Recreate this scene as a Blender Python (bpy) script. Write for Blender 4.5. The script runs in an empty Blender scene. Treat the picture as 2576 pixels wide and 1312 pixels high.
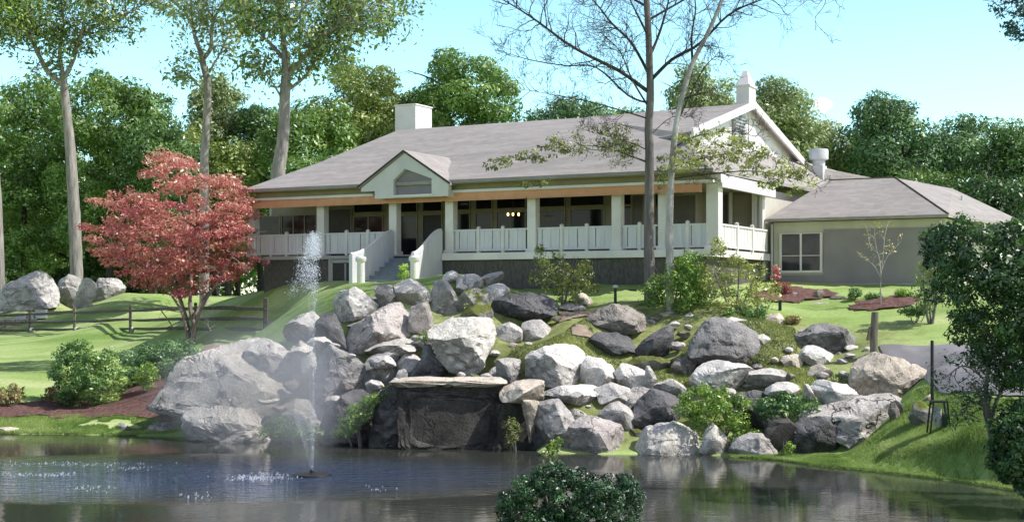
import bpy, math, random
import numpy as np
from mathutils import Vector, Matrix
S = bpy.context.scene
COL = S.collection
rng = np.random.default_rng(7)
random.seed(7)
F = 3540.0; CX = 1288.0; HY = 750.0          # focal length, centre column and horizon row of the survey grid
WATER = -4.65
def P(px, py, d): return np.array([(px-CX)/F*d, d, (HY-py)/F*d])
def mpp(d): return d/F                        # metres per survey unit at a distance

# ---------------------------------------------------------------- helpers
def link(o, parent=None):
    COL.objects.link(o)
    if parent is not None: o.parent = parent
    return o
def tag(o, label=None, cat=None, group=None, kind=None):
    if label: o['label'] = label
    if cat: o['category'] = cat
    if group: o['group'] = group
    if kind: o['kind'] = kind
    return o
def empty(name, loc, rz=0.0):
    o = bpy.data.objects.new(name, None); o.empty_display_size = .3
    o.location = loc; o.rotation_euler = (0, 0, rz)
    return link(o)
class MB:
    """collects polygons and turns them into one mesh object"""
    def __init__(s): s.v = []; s.f = []; s.n = 0; s.t = []
    def add(s, verts, faces, tone=.5):
        verts = np.asarray(verts, float).reshape(-1, 3)
        s.v.append(verts); s.f += [tuple(i+s.n for i in f) for f in faces]; s.t += [tone]*len(faces)
        s.n += len(verts); return s
    def box(s, x0, x1, y0, y1, z0, z1):
        v = [(x, y, z) for z in (z0, z1) for y in (y0, y1) for x in (x0, x1)]
        return s.add(v, [(0,2,3,1),(4,5,7,6),(0,1,5,4),(2,6,7,3),(0,4,6,2),(1,3,7,5)])
    def bar(s, a, b, w, h, up=(0,0,1)):
        a = np.array(a, float); b = np.array(b, float); d = b-a; d /= np.linalg.norm(d)
        sd = np.cross(d, up); sd /= np.linalg.norm(sd); u = np.cross(sd, d)
        v = [p+sd*i*w/2+u*j*h/2 for p in (a, b) for i, j in ((-1,-1),(1,-1),(1,1),(-1,1))]
        return s.add(v, [(0,1,2,3),(7,6,5,4),(0,4,5,1),(1,5,6,2),(2,6,7,3),(3,7,4,0)])
    def tube(s, pts, rad, n=8, rough=0.0, cap=True):
        pts = np.asarray(pts, float); k = len(pts)
        rad = np.full(k, rad) if np.isscalar(rad) else np.asarray(rad, float)
        d = np.gradient(pts, axis=0); d /= np.linalg.norm(d, axis=1)[:, None]+1e-9
        ref = np.array([0,0,1.]) if abs(d.mean(0)[2]) < .8 else np.array([1.,0,0])
        sd = np.cross(d, ref); sd /= np.linalg.norm(sd, axis=1)[:, None]+1e-9; up = np.cross(sd, d)
        a = np.linspace(0, 2*np.pi, n, endpoint=False)
        rr = rad[:, None]*np.ones(n)
        if rough: rr = rr*(1+rough*rng.normal(size=rr.shape))
        v = pts[:, None]+rr[..., None]*(np.cos(a)[None, :, None]*sd[:, None]+np.sin(a)[None, :, None]*up[:, None])
        f = [(i*n+j, i*n+(j+1)%n, (i+1)*n+(j+1)%n, (i+1)*n+j) for i in range(k-1) for j in range(n)]
        if cap: f += [tuple(range(n))[::-1], tuple((k-1)*n+j for j in range(n))]
        return s.add(v.reshape(-1, 3), f)
    def lathe(s, prof, c=(0,0,0), n=20):
        a = np.linspace(0, 2*np.pi, n, endpoint=False); k = len(prof)
        v = [(c[0]+r*math.cos(t), c[1]+r*math.sin(t), c[2]+z) for r, z in prof for t in a]
        f = [(i*n+j, i*n+(j+1)%n, (i+1)*n+(j+1)%n, (i+1)*n+j) for i in range(k-1) for j in range(n)]
        f += [tuple(range(n))[::-1], tuple((k-1)*n+j for j in range(n))]
        return s.add(v, f)
    def build(s, name, mat, parent=None, off=(0,0,0), smooth=False, bevel=0):
        me = bpy.data.meshes.new(name)
        v = np.concatenate(s.v)-np.array(off, float)
        me.from_pydata(v.tolist(), [], s.f); me.materials.append(mat)
        if smooth:
            me.polygons.foreach_set('use_smooth', [True]*len(me.polygons)); me.set_sharp_from_angle(angle=math.radians(40))
        o = link(bpy.data.objects.new(name, me), parent)
        if bevel:
            m = o.modifiers.new('Bevel', 'BEVEL'); m.width = bevel; m.segments = 2; m.limit_method = 'ANGLE'
        return o
def quadmesh(name, V, tone, mat, parent=None, off=(0,0,0), nper=4):
    """many separate n-gons (leaves, blades, drops) in one mesh with a face attribute"""
    n = len(V)//nper
    me = bpy.data.meshes.new(name)
    me.vertices.add(n*nper); me.vertices.foreach_set('co', (V-np.array(off)).astype(np.float32).ravel())
    me.loops.add(n*nper); me.loops.foreach_set('vertex_index', np.arange(n*nper, dtype=np.int32))
    me.polygons.add(n); me.polygons.foreach_set('loop_start', np.arange(0, n*nper, nper, dtype=np.int32))
    me.update(calc_edges=True)
    at = me.attributes.new('tone', 'FLOAT', 'FACE'); at.data.foreach_set('value', np.asarray(tone, np.float32))
    me.materials.append(mat)
    return link(bpy.data.objects.new(name, me), parent)

def perm3(p, seed):
    p = p.astype(np.int64)
    h = (p[..., 0]*374761393+p[..., 1]*668265263+p[..., 2]*2147483647+seed*974711) & 0x7fffffff
    h = ((h ^ (h >> 13))*1274126177) & 0x7fffffff
    return ((h ^ (h >> 16)) & 0xffff)/65535.0
def vnoise(p, seed=0):
    """smooth value noise in -1..1 for an (n,3) array"""
    p = np.asarray(p, float); i = np.floor(p); f = p-i; f = f*f*(3-2*f); r = 0
    for dx in (0, 1):
        for dy in (0, 1):
            for dz in (0, 1):
                w = (f[..., 0] if dx else 1-f[..., 0])*(f[..., 1] if dy else 1-f[..., 1])*(f[..., 2] if dz else 1-f[..., 2])
                r = r+w*perm3(i+np.array([dx, dy, dz]), seed)
    return r*2-1
def fbm(p, seed=0, o=3):
    return sum(vnoise(np.asarray(p)*2**k, seed+k)*.5**k for k in range(o))
def inpoly(pts, poly):
    pts = np.asarray(pts, float); poly = np.asarray(poly, float); r = np.zeros(len(pts), bool)
    j = len(poly)-1
    for i in range(len(poly)):
        a, b = poly[i], poly[j]
        c = ((a[1] > pts[:, 1]) != (b[1] > pts[:, 1])) & (pts[:, 0] < (b[0]-a[0])*(pts[:, 1]-a[1])/(b[1]-a[1]+1e-12)+a[0])
        r ^= c; j = i
    return r
def polydist(pts, poly):
    pts = np.asarray(pts, float); poly = np.asarray(poly, float); d = np.full(len(pts), 1e9)
    for i in range(len(poly)):
        a = poly[i-1]; b = poly[i]; ab = b-a
        t = np.clip(((pts-a)@ab)/(ab@ab+1e-12), 0, 1)
        d = np.minimum(d, np.linalg.norm(pts-(a+t[:, None]*ab), axis=1))
    return d

# ---------------------------------------------------------------- materials
def newmat(name):
    m = bpy.data.materials.new(name); m.use_nodes = True
    nt = m.node_tree; nt.nodes.clear()
    out = nt.nodes.new('ShaderNodeOutputMaterial')
    return m, nt, out
def N(nt, t, **kw):
    n = nt.nodes.new(t)
    for k, v in kw.items():
        if k in n.inputs: n.inputs[k].default_value = v
        else: setattr(n, k, v)
    return n
def ramp(nt, stops):
    r = nt.nodes.new('ShaderNodeValToRGB'); e = r.color_ramp.elements
    while len(e) < len(stops): e.new(.5)
    for i, (p, c) in enumerate(stops): e[i].position = p; e[i].color = (*c, 1)
    return r
def pbr(name, c1, c2=None, scale=4, rough=.7, bump=0, bscale=30, coord='Object', stretch=(1,1,1), detail=6, spec=.4, objvar=0, dirt=0):
    m, nt, out = newmat(name); L = nt.links.new
    b = N(nt, 'ShaderNodeBsdfPrincipled', Roughness=rough); b.inputs['Specular IOR Level'].default_value = spec
    L(b.outputs[0], out.inputs[0])
    tc = N(nt, 'ShaderNodeTexCoord'); mp = N(nt, 'ShaderNodeMapping'); mp.inputs['Scale'].default_value = stretch
    L(tc.outputs[coord], mp.inputs[0])
    n = N(nt, 'ShaderNodeTexNoise', Scale=scale, Detail=detail); L(mp.outputs[0], n.inputs['Vector'])
    r = ramp(nt, [(.3, c1), (.7, c2 or c1)]); L(n.outputs[0], r.inputs[0]); colo = r.outputs[0]
    if dirt:
        n3 = N(nt, 'ShaderNodeTexNoise', Scale=.8, Detail=8); L(mp.outputs[0], n3.inputs['Vector'])
        r3 = ramp(nt, [(.4, (1-dirt,)*3), (.62, (1,1,1))]); L(n3.outputs[0], r3.inputs[0])
        mx = N(nt, 'ShaderNodeMix', data_type='RGBA', blend_type='MULTIPLY'); mx.inputs[0].default_value = 1
        L(colo, mx.inputs[6]); L(r3.outputs[0], mx.inputs[7]); colo = mx.outputs[2]
    if objvar:
        oi = N(nt, 'ShaderNodeObjectInfo'); hs = N(nt, 'ShaderNodeHueSaturation')
        mr = N(nt, 'ShaderNodeMapRange'); mr.inputs[3].default_value = 1-objvar; mr.inputs[4].default_value = 1+objvar
        L(oi.outputs['Random'], mr.inputs[0]); L(mr.outputs[0], hs.inputs['Value']); L(colo, hs.inputs['Color']); colo = hs.outputs[0]
    L(colo, b.inputs['Base Color'])
    if bump:
        n2 = N(nt, 'ShaderNodeTexNoise', Scale=bscale, Detail=8); L(mp.outputs[0], n2.inputs['Vector'])
        bp = N(nt, 'ShaderNodeBump', Strength=bump, Distance=.05); L(n2.outputs[0], bp.inputs['Height']); L(bp.outputs[0], b.inputs['Normal'])
    return m
def leafmat(name, stops, transl=.35, gloss=.08):
    m, nt, out = newmat(name); L = nt.links.new
    at = N(nt, 'ShaderNodeAttribute', attribute_name='tone'); r = ramp(nt, stops); L(at.outputs['Fac'], r.inputs[0])
    d = N(nt, 'ShaderNodeBsdfDiffuse'); t = N(nt, 'ShaderNodeBsdfTranslucent'); g = N(nt, 'ShaderNodeBsdfGlossy', Roughness=.45)
    L(r.outputs[0], d.inputs[0]); L(r.outputs[0], t.inputs[0]); g.inputs[0].default_value = (.9, .95, .9, 1)
    mx = N(nt, 'ShaderNodeMixShader', Fac=transl); L(d.outputs[0], mx.inputs[1]); L(t.outputs[0], mx.inputs[2])
    m2 = N(nt, 'ShaderNodeMixShader', Fac=gloss); L(mx.outputs[0], m2.inputs[1]); L(g.outputs[0], m2.inputs[2])
    L(m2.outputs[0], out.inputs[0]); return m
def stone(name, c1, c2, moss=0., crack=.5, dark=(.05,.05,.05), bump=.6):
    m, nt, out = newmat(name); L = nt.links.new
    b = N(nt, 'ShaderNodeBsdfPrincipled', Roughness=.88); b.inputs['Specular IOR Level'].default_value = .25
    L(b.outputs[0], out.inputs[0])
    tc = N(nt, 'ShaderNodeTexCoord'); oi = N(nt, 'ShaderNodeObjectInfo')
    ad = N(nt, 'ShaderNodeVectorMath', operation='ADD'); sc = N(nt, 'ShaderNodeVectorMath', operation='SCALE', Scale=40.0)
    cb = N(nt, 'ShaderNodeCombineXYZ'); L(oi.outputs['Random'], cb.inputs[0]); L(oi.outputs['Random'], cb.inputs[1]); L(cb.outputs[0], sc.inputs[0])
    L(tc.outputs['Object'], ad.inputs[0]); L(sc.outputs[0], ad.inputs[1]); co = ad.outputs[0]
    n1 = N(nt, 'ShaderNodeTexNoise', Scale=1.3, Detail=9, Roughness=.65); L(co, n1.inputs['Vector'])
    r1 = ramp(nt, [(.32, c1), (.5, [(a+e)/2 for a, e in zip(c1, c2)]), (.68, c2)]); L(n1.outputs[0], r1.inputs[0])
    n2 = N(nt, 'ShaderNodeTexNoise', Scale=14, Detail=6, Roughness=.7); L(co, n2.inputs['Vector'])
    r2 = ramp(nt, [(.35, (.6,.6,.6)), (.6, (1.1,1.1,1.1))]); L(n2.outputs[0], r2.inputs[0])
    mx = N(nt, 'ShaderNodeMix', data_type='RGBA', blend_type='MULTIPLY'); mx.inputs[0].default_value = .75
    L(r1.outputs[0], mx.inputs[6]); L(r2.outputs[0], mx.inputs[7])
    # cracks: distorted voronoi edges
    ds = N(nt, 'ShaderNodeTexNoise', Scale=2.2, Detail=3); L(co, ds.inputs['Vector'])
    dm = N(nt, 'ShaderNodeMix', data_type='VECTOR'); dm.inputs[0].default_value = .55; L(co, dm.inputs[4]); L(ds.outputs['Color'], dm.inputs[5])
    vo = N(nt, 'ShaderNodeTexVoronoi', feature='DISTANCE_TO_EDGE', Scale=1.3); L(dm.outputs[1], vo.inputs['Vector'])
    rc = ramp(nt, [(0, (0,0,0)), (.035, (1,1,1))]); L(vo.outputs[0], rc.inputs[0])
    nm = N(nt, 'ShaderNodeTexNoise', Scale=.9, Detail=2); L(co, nm.inputs['Vector'])
    rm = ramp(nt, [(.47, (0,0,0)), (.56, (1,1,1))]); L(nm.outputs[0], rm.inputs[0])
    cm = N(nt, 'ShaderNodeMix', data_type='RGBA'); cm.inputs[0].default_value = crack
    mxl = N(nt, 'ShaderNodeMath', operation='MAXIMUM'); L(rc.outputs[0], mxl.inputs[0]); L(rm.outputs[0], mxl.inputs[1])
    inv = N(nt, 'ShaderNodeMath', operation='SUBTRACT'); inv.inputs[0].default_value = 1; L(mxl.outputs[0], inv.inputs[1])
    cf = N(nt, 'ShaderNodeMath', operation='MULTIPLY'); L(inv.outputs[0], cf.inputs[0]); cf.inputs[1].default_value = crack
    L(cf.outputs[0], cm.inputs[0]); L(mx.outputs[2], cm.inputs[6]); cm.inputs[7].default_value = (*dark, 1); colo = cm.outputs[2]
    # moss where wanted
    if moss:
        ge = N(nt, 'ShaderNodeNewGeometry'); sx = N(nt, 'ShaderNodeSeparateXYZ'); L(ge.outputs['Normal'], sx.inputs[0])
        n3 = N(nt, 'ShaderNodeTexNoise', Scale=2.5, Detail=6); L(co, n3.inputs['Vector'])
        mu = N(nt, 'ShaderNodeMath', operation='MULTIPLY_ADD'); L(sx.outputs[2], mu.inputs[0]); mu.inputs[1].default_value = .35; L(n3.outputs[0], mu.inputs[2])
        rr = ramp(nt, [(.72-.25*moss, (0,0,0)), (.9-.25*moss, (1,1,1))]); L(mu.outputs[0], rr.inputs[0])
        mm = N(nt, 'ShaderNodeMix', data_type='RGBA'); L(rr.outputs[0], mm.inputs[0]); L(colo, mm.inputs[6]); mm.inputs[7].default_value = (.13, .15, .035, 1); colo = mm.outputs[2]
    hs = N(nt, 'ShaderNodeHueSaturation'); mr = N(nt, 'ShaderNodeMapRange'); mr.inputs[3].default_value = .85; mr.inputs[4].default_value = 1.15
    L(oi.outputs['Random'], mr.inputs[0]); L(mr.outputs[0], hs.inputs['Value']); L(colo, hs.inputs['Color'])
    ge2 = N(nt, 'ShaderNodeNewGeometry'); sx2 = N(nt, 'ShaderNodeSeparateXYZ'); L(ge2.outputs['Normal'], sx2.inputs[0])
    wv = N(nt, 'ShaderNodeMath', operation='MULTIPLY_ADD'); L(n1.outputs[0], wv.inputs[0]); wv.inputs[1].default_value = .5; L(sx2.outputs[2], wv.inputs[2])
    rw = ramp(nt, [(.05, (.42,.415,.41)), (.72, (1.14,1.13,1.10))]); L(wv.outputs[0], rw.inputs[0])  # painted light and shade: upward faces lightened, side and under faces darkened
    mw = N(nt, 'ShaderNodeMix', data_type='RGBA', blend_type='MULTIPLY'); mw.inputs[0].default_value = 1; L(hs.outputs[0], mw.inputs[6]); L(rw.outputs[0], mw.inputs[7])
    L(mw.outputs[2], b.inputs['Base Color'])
    # relief
    a1 = N(nt, 'ShaderNodeMath', operation='MULTIPLY_ADD'); L(n2.outputs[0], a1.inputs[0]); a1.inputs[1].default_value = .35; L(n1.outputs[0], a1.inputs[2])
    a2 = N(nt, 'ShaderNodeMath', operation='MULTIPLY_ADD'); L(cf.outputs[0], a2.inputs[0]); a2.inputs[1].default_value = -.6; L(a1.outputs[0], a2.inputs[2])
    bp = N(nt, 'ShaderNodeBump', Strength=bump, Distance=.22); L(a2.outputs[0], bp.inputs['Height']); L(bp.outputs[0], b.inputs['Normal'])
    return m

M = {}
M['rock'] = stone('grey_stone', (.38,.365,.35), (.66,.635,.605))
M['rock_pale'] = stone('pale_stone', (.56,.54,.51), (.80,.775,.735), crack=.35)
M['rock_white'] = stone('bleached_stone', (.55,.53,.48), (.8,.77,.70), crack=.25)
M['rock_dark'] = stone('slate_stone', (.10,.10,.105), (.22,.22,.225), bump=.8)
M['rock_shade'] = stone('ledge_shade_stone', (.06,.057,.052), (.14,.132,.122), crack=.3, dark=(.005,.005,.005))  # shade under the ledge put into a near-black colour
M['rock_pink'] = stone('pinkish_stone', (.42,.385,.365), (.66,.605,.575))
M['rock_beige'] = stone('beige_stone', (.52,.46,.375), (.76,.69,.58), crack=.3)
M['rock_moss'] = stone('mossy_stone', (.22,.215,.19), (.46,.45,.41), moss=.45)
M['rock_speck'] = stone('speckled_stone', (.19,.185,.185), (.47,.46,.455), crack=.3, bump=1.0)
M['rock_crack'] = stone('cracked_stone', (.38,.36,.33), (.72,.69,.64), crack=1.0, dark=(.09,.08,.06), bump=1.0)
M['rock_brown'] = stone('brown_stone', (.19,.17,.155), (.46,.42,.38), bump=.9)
M['white'] = pbr('white_paint', (.80,.775,.75), (.86,.84,.82), scale=2, rough=.5, bump=.03, bscale=60, dirt=.12)
M['panel'] = pbr('white_vinyl', (.64,.65,.68), (.76,.77,.80), scale=3, stretch=(3,3,.3), rough=.5)
M['roof'] = None
M['cream'] = pbr('cream_render', (.60,.58,.49), (.68,.66,.56), scale=1.5, rough=.85, bump=.05, bscale=80, dirt=.1)
M['olive'] = pbr('bounce_olive_soffit', (.27,.25,.13), (.34,.31,.17), scale=1.5, rough=.8)  # olive tone paints in the lawn's green bounce light
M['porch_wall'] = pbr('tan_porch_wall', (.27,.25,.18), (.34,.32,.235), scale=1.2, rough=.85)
M['grey_wall'] = pbr('grey_stucco', (.30,.28,.29), (.335,.315,.325), scale=1.2, rough=.9, bump=.08, bscale=90, dirt=.12)
M['grey_base'] = pbr('grey_plinth', (.42,.41,.405), (.49,.48,.475), scale=2, rough=.8, dirt=.15)
M['gable'] = pbr('pale_green_trim', (.68,.69,.65), (.75,.76,.72), scale=1.5, rough=.6, dirt=.08)
M['dark_panel'] = pbr('taupe_screen', (.10,.095,.085), (.145,.135,.12), scale=1.5, rough=.5)
M['brown_door'] = pbr('brown_door', (.05,.042,.035), (.075,.065,.055), scale=2, rough=.5)
M['dark_base'] = pbr('dark_stone_base', (.075,.07,.066), (.16,.15,.145), scale=5, rough=.9, bump=.4, bscale=14, stretch=(4,4,1))
M['awning'] = pbr('orange_canvas', (.66,.34,.18), (.74,.41,.24), scale=3, rough=.9)
M['stair'] = pbr('blue_grey_steps', (.20,.24,.29), (.29,.33,.38), scale=4, rough=.8)
M['black'] = pbr('black_metal', (.012,.013,.013), (.025,.025,.025), scale=8, rough=.45)
M['greymetal'] = pbr('grey_metal', (.36,.36,.37), (.46,.46,.47), scale=8, rough=.4)
M['whitemetal'] = pbr('white_metal', (.62,.63,.66), (.74,.75,.77), scale=3, rough=.4, dirt=.12)
M['wood'] = pbr('weathered_wood', (.075,.06,.048), (.16,.135,.11), scale=3, stretch=(1,1,6), rough=.9, bump=.4, bscale=20)
M['rail'] = pbr('weathered_rail', (.06,.052,.046), (.17,.15,.135), scale=4, stretch=(.3,3,3), rough=.95, bump=.4, bscale=12)
M['post_wood'] = pbr('grey_post_wood', (.13,.115,.09), (.27,.245,.20), scale=5, stretch=(3,3,.4), rough=.9, bump=.5, bscale=14)
M['green_metal'] = pbr('dark_green_paint', (.008,.04,.025), (.014,.06,.038), scale=3, rough=.5)
M['bark'] = pbr('grey_bark', (.20,.18,.165), (.42,.385,.36), scale=3, stretch=(2,2,.35), rough=.95, bump=.7, bscale=9)
M['bark_dark'] = pbr('dark_bark', (.035,.03,.026), (.09,.078,.068), scale=3, stretch=(2,2,.4), rough=.95, bump=.6, bscale=10)
M['bark_mid'] = pbr('grey_brown_bark', (.13,.118,.11), (.25,.23,.215), scale=3, stretch=(2.5,2.5,.3), rough=.95, bump=.6, bscale=12)
M['bark_birch'] = pbr('pale_bark', (.22,.21,.20), (.62,.60,.57), scale=2.2, stretch=(1,1,.6), rough=.85, bump=.4, bscale=10)
M['bark_red'] = pbr('maple_bark', (.13,.10,.09), (.34,.28,.25), scale=4, stretch=(2,2,.4), rough=.95, bump=.5)
M['mulch'] = pbr('red_mulch', (.085,.042,.034), (.25,.14,.115), scale=9, rough=1, bump=.9, bscale=26, detail=10)
M['soil'] = pbr('tan_soil', (.30,.23,.17), (.44,.35,.27), scale=5, rough=1, bump=.5)
M['asphalt'] = pbr('grey_driveway', (.235,.23,.24), (.33,.325,.33), scale=1.2, rough=.9, bump=.25, bscale=60, detail=12, dirt=.22)
M['glassdark'] = pbr('dark_window_glass', (.008,.009,.010), (.022,.024,.026), scale=.9, rough=.08, spec=.25)
M['glasswing'] = pbr('annex_window_glass', (.018,.020,.025), (.075,.08,.09), scale=1.1, rough=.1, spec=.5)
# leaf palettes (dark -> light)
def lm(name, a, b, c, **k): M[name] = leafmat(name, [(0, a), (.5, b), (1, c)], **k)
lm('leaf_wood', (.05,.11,.02), (.17,.32,.055), (.40,.58,.14))
lm('leaf_deep', (.03,.07,.016), (.10,.22,.045), (.29,.47,.12))
lm('leaf_yel', (0.079,0.123,0.021), (0.228,0.315,0.061), (0.525,0.630,0.158))
lm('leaf_tall', (.06,.11,.02), (.19,.30,.06), (.42,.52,.15))
lm('leaf_haze', (.11,.16,.055), (.28,.38,.13), (.60,.68,.33))
lm('leaf_teal', (.04,.10,.035), (.13,.28,.095), (.38,.58,.24))
lm('leaf_bush', (0.028,0.096,0.021), (0.123,0.298,0.061), (0.578,0.735,0.228))
lm('leaf_bright', (0.052,0.131,0.018), (0.210,0.385,0.044), (0.595,0.800,0.140))
lm('leaf_hazel', (0.061,0.088,0.021), (0.228,0.280,0.061), (0.665,0.700,0.175))
lm('leaf_dark', (.010,.032,.010), (.032,.095,.025), (.14,.28,.055), transl=.3)  # darker leaf colours stand in for the right bank tree's shaded side
lm('leaf_fore', (0.005,0.023,0.009), (0.016,0.072,0.023), (0.078,0.208,0.058), transl=.2)
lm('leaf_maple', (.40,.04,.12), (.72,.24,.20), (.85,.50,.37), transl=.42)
lm('leaf_maroon', (.14,.016,.022), (.32,.07,.06), (.5,.17,.12))
lm('leaf_amber', (0.560,0.350,0.052), (0.800,0.578,0.105), (0.800,0.800,0.228))
lm('leaf_dry', (0.175,0.131,0.052), (0.367,0.289,0.105), (0.630,0.525,0.228))
lm('leaf_sky', (0.010,0.050,0.045), (0.020,0.085,0.075), (0.045,0.140,0.110), transl=.3)
lm('blade', (.18,.30,.07), (.40,.54,.16), (.62,.70,.32), gloss=.02, transl=.5)
def roofmat():
    m = pbr('roof_shingle', (.372,.348,.322), (.445,.415,.385), scale=6, rough=.95, bump=.25, bscale=40, stretch=(.6,2,2), dirt=.14)
    nt = m.node_tree; L = nt.links.new; b = [n for n in nt.nodes if n.type == 'BSDF_PRINCIPLED'][0]; src = b.inputs['Base Color'].links[0].from_socket
    tc = N(nt, 'ShaderNodeTexCoord'); ds = N(nt, 'ShaderNodeTexNoise', Scale=1.5, Detail=2); L(tc.outputs['Object'], ds.inputs['Vector'])
    sx = N(nt, 'ShaderNodeSeparateXYZ'); L(tc.outputs['Object'], sx.inputs[0])
    md = N(nt, 'ShaderNodeMath', operation='MULTIPLY_ADD'); L(ds.outputs[0], md.inputs[0]); md.inputs[1].default_value = .03; L(sx.outputs[2], md.inputs[2])
    mu = N(nt, 'ShaderNodeMath', operation='MULTIPLY'); L(md.outputs[0], mu.inputs[0]); mu.inputs[1].default_value = 13.0
    fr = N(nt, 'ShaderNodeMath', operation='FRACT'); L(mu.outputs[0], fr.inputs[0])
    r = ramp(nt, [(.0, (.84,.84,.84)), (.16, (1,1,1)), (.8, (1,1,1)), (1., (.93,.93,.93))]); L(fr.outputs[0], r.inputs[0])
    fl = N(nt, 'ShaderNodeMath', operation='FLOOR'); L(mu.outputs[0], fl.inputs[0])
    cb = N(nt, 'ShaderNodeCombineXYZ'); mx_ = N(nt, 'ShaderNodeMath', operation='MULTIPLY'); L(sx.outputs[0], mx_.inputs[0]); mx_.inputs[1].default_value = 2.6
    f2 = N(nt, 'ShaderNodeMath', operation='FLOOR'); L(mx_.outputs[0], f2.inputs[0]); L(f2.outputs[0], cb.inputs[0]); L(fl.outputs[0], cb.inputs[1])
    wn = N(nt, 'ShaderNodeTexWhiteNoise'); L(cb.outputs[0], wn.inputs['Vector'])
    r2 = ramp(nt, [(0, (.90,.90,.89)), (1, (1.04,1.04,1.04))]); L(wn.outputs['Value'], r2.inputs[0])
    for k in (r, r2):
        mm = N(nt, 'ShaderNodeMix', data_type='RGBA', blend_type='MULTIPLY'); mm.inputs[0].default_value = 1; L(src, mm.inputs[6]); L(k.outputs[0], mm.inputs[7]); src = mm.outputs[2]
    L(src, b.inputs['Base Color']); return m
M['roof'] = roofmat()
# ---------------------------------------------------------------- camera, sky, sun
cam = bpy.data.cameras.new('camera'); co = link(bpy.data.objects.new('camera', cam))
cam.sensor_width = 36; cam.lens = 36*F/2576; cam.shift_y = (HY-656)/2576; cam.clip_end = 6000; cam.clip_start = .2
co.location = (0, 0, 0); co.rotation_euler = (math.pi/2, 0, 0); S.camera = co
S.view_settings.view_transform = 'Standard'; S.view_settings.look = 'None'; S.view_settings.exposure = 0; S.view_settings.gamma = 1
S.cycles.max_bounces = 8; S.cycles.volume_step_rate = 3.0; S.cycles.volume_max_steps = 48; S.cycles.transparent_max_bounces = 24; S.cycles.caustics_reflective = False; S.cycles.caustics_refractive = False
SUN = Vector((.72, -.10, .80)).normalized()
sl = bpy.data.lights.new('sun', 'SUN'); sl.energy = 5.0; sl.angle = math.radians(.5); sl.color = (1, .97, .915)
so = link(bpy.data.objects.new('sun', sl)); so.rotation_euler = SUN.to_track_quat('Z', 'Y').to_euler(); so.location = (60, 20, 70)
w = bpy.data.worlds.new('World'); S.world = w; w.use_nodes = True
nt = w.node_tree; nt.nodes.clear()
out = nt.nodes.new('ShaderNodeOutputWorld'); bg = nt.nodes.new('ShaderNodeBackground')
sk = nt.nodes.new('ShaderNodeTexSky'); sk.sky_type = 'NISHITA'; sk.sun_disc = False
sk.sun_elevation = math.asin(SUN.z); sk.sun_rotation = math.atan2(SUN.x, SUN.y)
sk.air_density = 1.0; sk.dust_density = .6; sk.ozone_density = 2.0
tc_ = nt.nodes.new('ShaderNodeTexCoord'); sx_ = nt.nodes.new('ShaderNodeSeparateXYZ'); nt.links.new(tc_.outputs['Generated'], sx_.inputs[0])
gr_ = nt.nodes.new('ShaderNodeValToRGB'); gr_.color_ramp.interpolation = 'EASE'   # hazy bright cyan low down, dimmed and tinted overhead to cut ambient light
gr_.color_ramp.elements[0].position = .15; gr_.color_ramp.elements[0].color = (.86, .98, .93, 1)
gr_.color_ramp.elements[1].position = .34; gr_.color_ramp.elements[1].color = (.52, .41, .45, 1)
nt.links.new(sx_.outputs[2], gr_.inputs[0])
hs = nt.nodes.new('ShaderNodeMix'); hs.data_type = 'RGBA'; hs.blend_type = 'MULTIPLY'; hs.inputs[0].default_value = 1
nt.links.new(sk.outputs[0], hs.inputs[6]); nt.links.new(gr_.outputs[0], hs.inputs[7])
gy_ = nt.nodes.new('ShaderNodeValToRGB')      # unseen half behind the view tinted warm to neutralise light on the facade
gy_.color_ramp.elements[0].position = 0; gy_.color_ramp.elements[0].color = (1.06, .87, .84, 1); gy_.color_ramp.elements[1].position = .55; gy_.color_ramp.elements[1].color = (1, 1, 1, 1)
mr_ = nt.nodes.new('ShaderNodeMapRange'); mr_.inputs[1].default_value = -.3; mr_.inputs[2].default_value = .6; nt.links.new(sx_.outputs[1], mr_.inputs[0]); nt.links.new(mr_.outputs[0], gy_.inputs[0])
h3 = nt.nodes.new('ShaderNodeMix'); h3.data_type = 'RGBA'; h3.blend_type = 'MULTIPLY'; h3.inputs[0].default_value = 1
h2 = nt.nodes.new('ShaderNodeHueSaturation'); h2.inputs['Hue'].default_value = .482; h2.inputs['Saturation'].default_value = 1.05; h2.inputs['Value'].default_value = 2.15
nt.links.new(hs.outputs[2], h3.inputs[6]); nt.links.new(gy_.outputs[0], h3.inputs[7]); nt.links.new(h3.outputs[2], h2.inputs['Color']); cd_ = Vector(((2070-1288)/3540, 1, (750-263)/3540)).normalized()    # one small cloud low over the wood
vs_ = nt.nodes.new('ShaderNodeVectorMath'); vs_.operation = 'SUBTRACT'; nt.links.new(tc_.outputs['Generated'], vs_.inputs[0]); vs_.inputs[1].default_value = cd_
vm_ = nt.nodes.new('ShaderNodeVectorMath'); vm_.operation = 'MULTIPLY'; nt.links.new(vs_.outputs[0], vm_.inputs[0]); vm_.inputs[1].default_value = (150, 150, 190)
cn_ = nt.nodes.new('ShaderNodeTexNoise'); cn_.inputs['Scale'].default_value = 150; cn_.inputs['Detail'].default_value = 4; nt.links.new(tc_.outputs['Generated'], cn_.inputs['Vector'])
vl_ = nt.nodes.new('ShaderNodeVectorMath'); vl_.operation = 'LENGTH'; nt.links.new(vm_.outputs[0], vl_.inputs[0])
ma_ = nt.nodes.new('ShaderNodeMath'); ma_.operation = 'MULTIPLY_ADD'; nt.links.new(cn_.outputs[0], ma_.inputs[0]); ma_.inputs[1].default_value = 1.2; nt.links.new(vl_.outputs['Value'], ma_.inputs[2])
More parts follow.
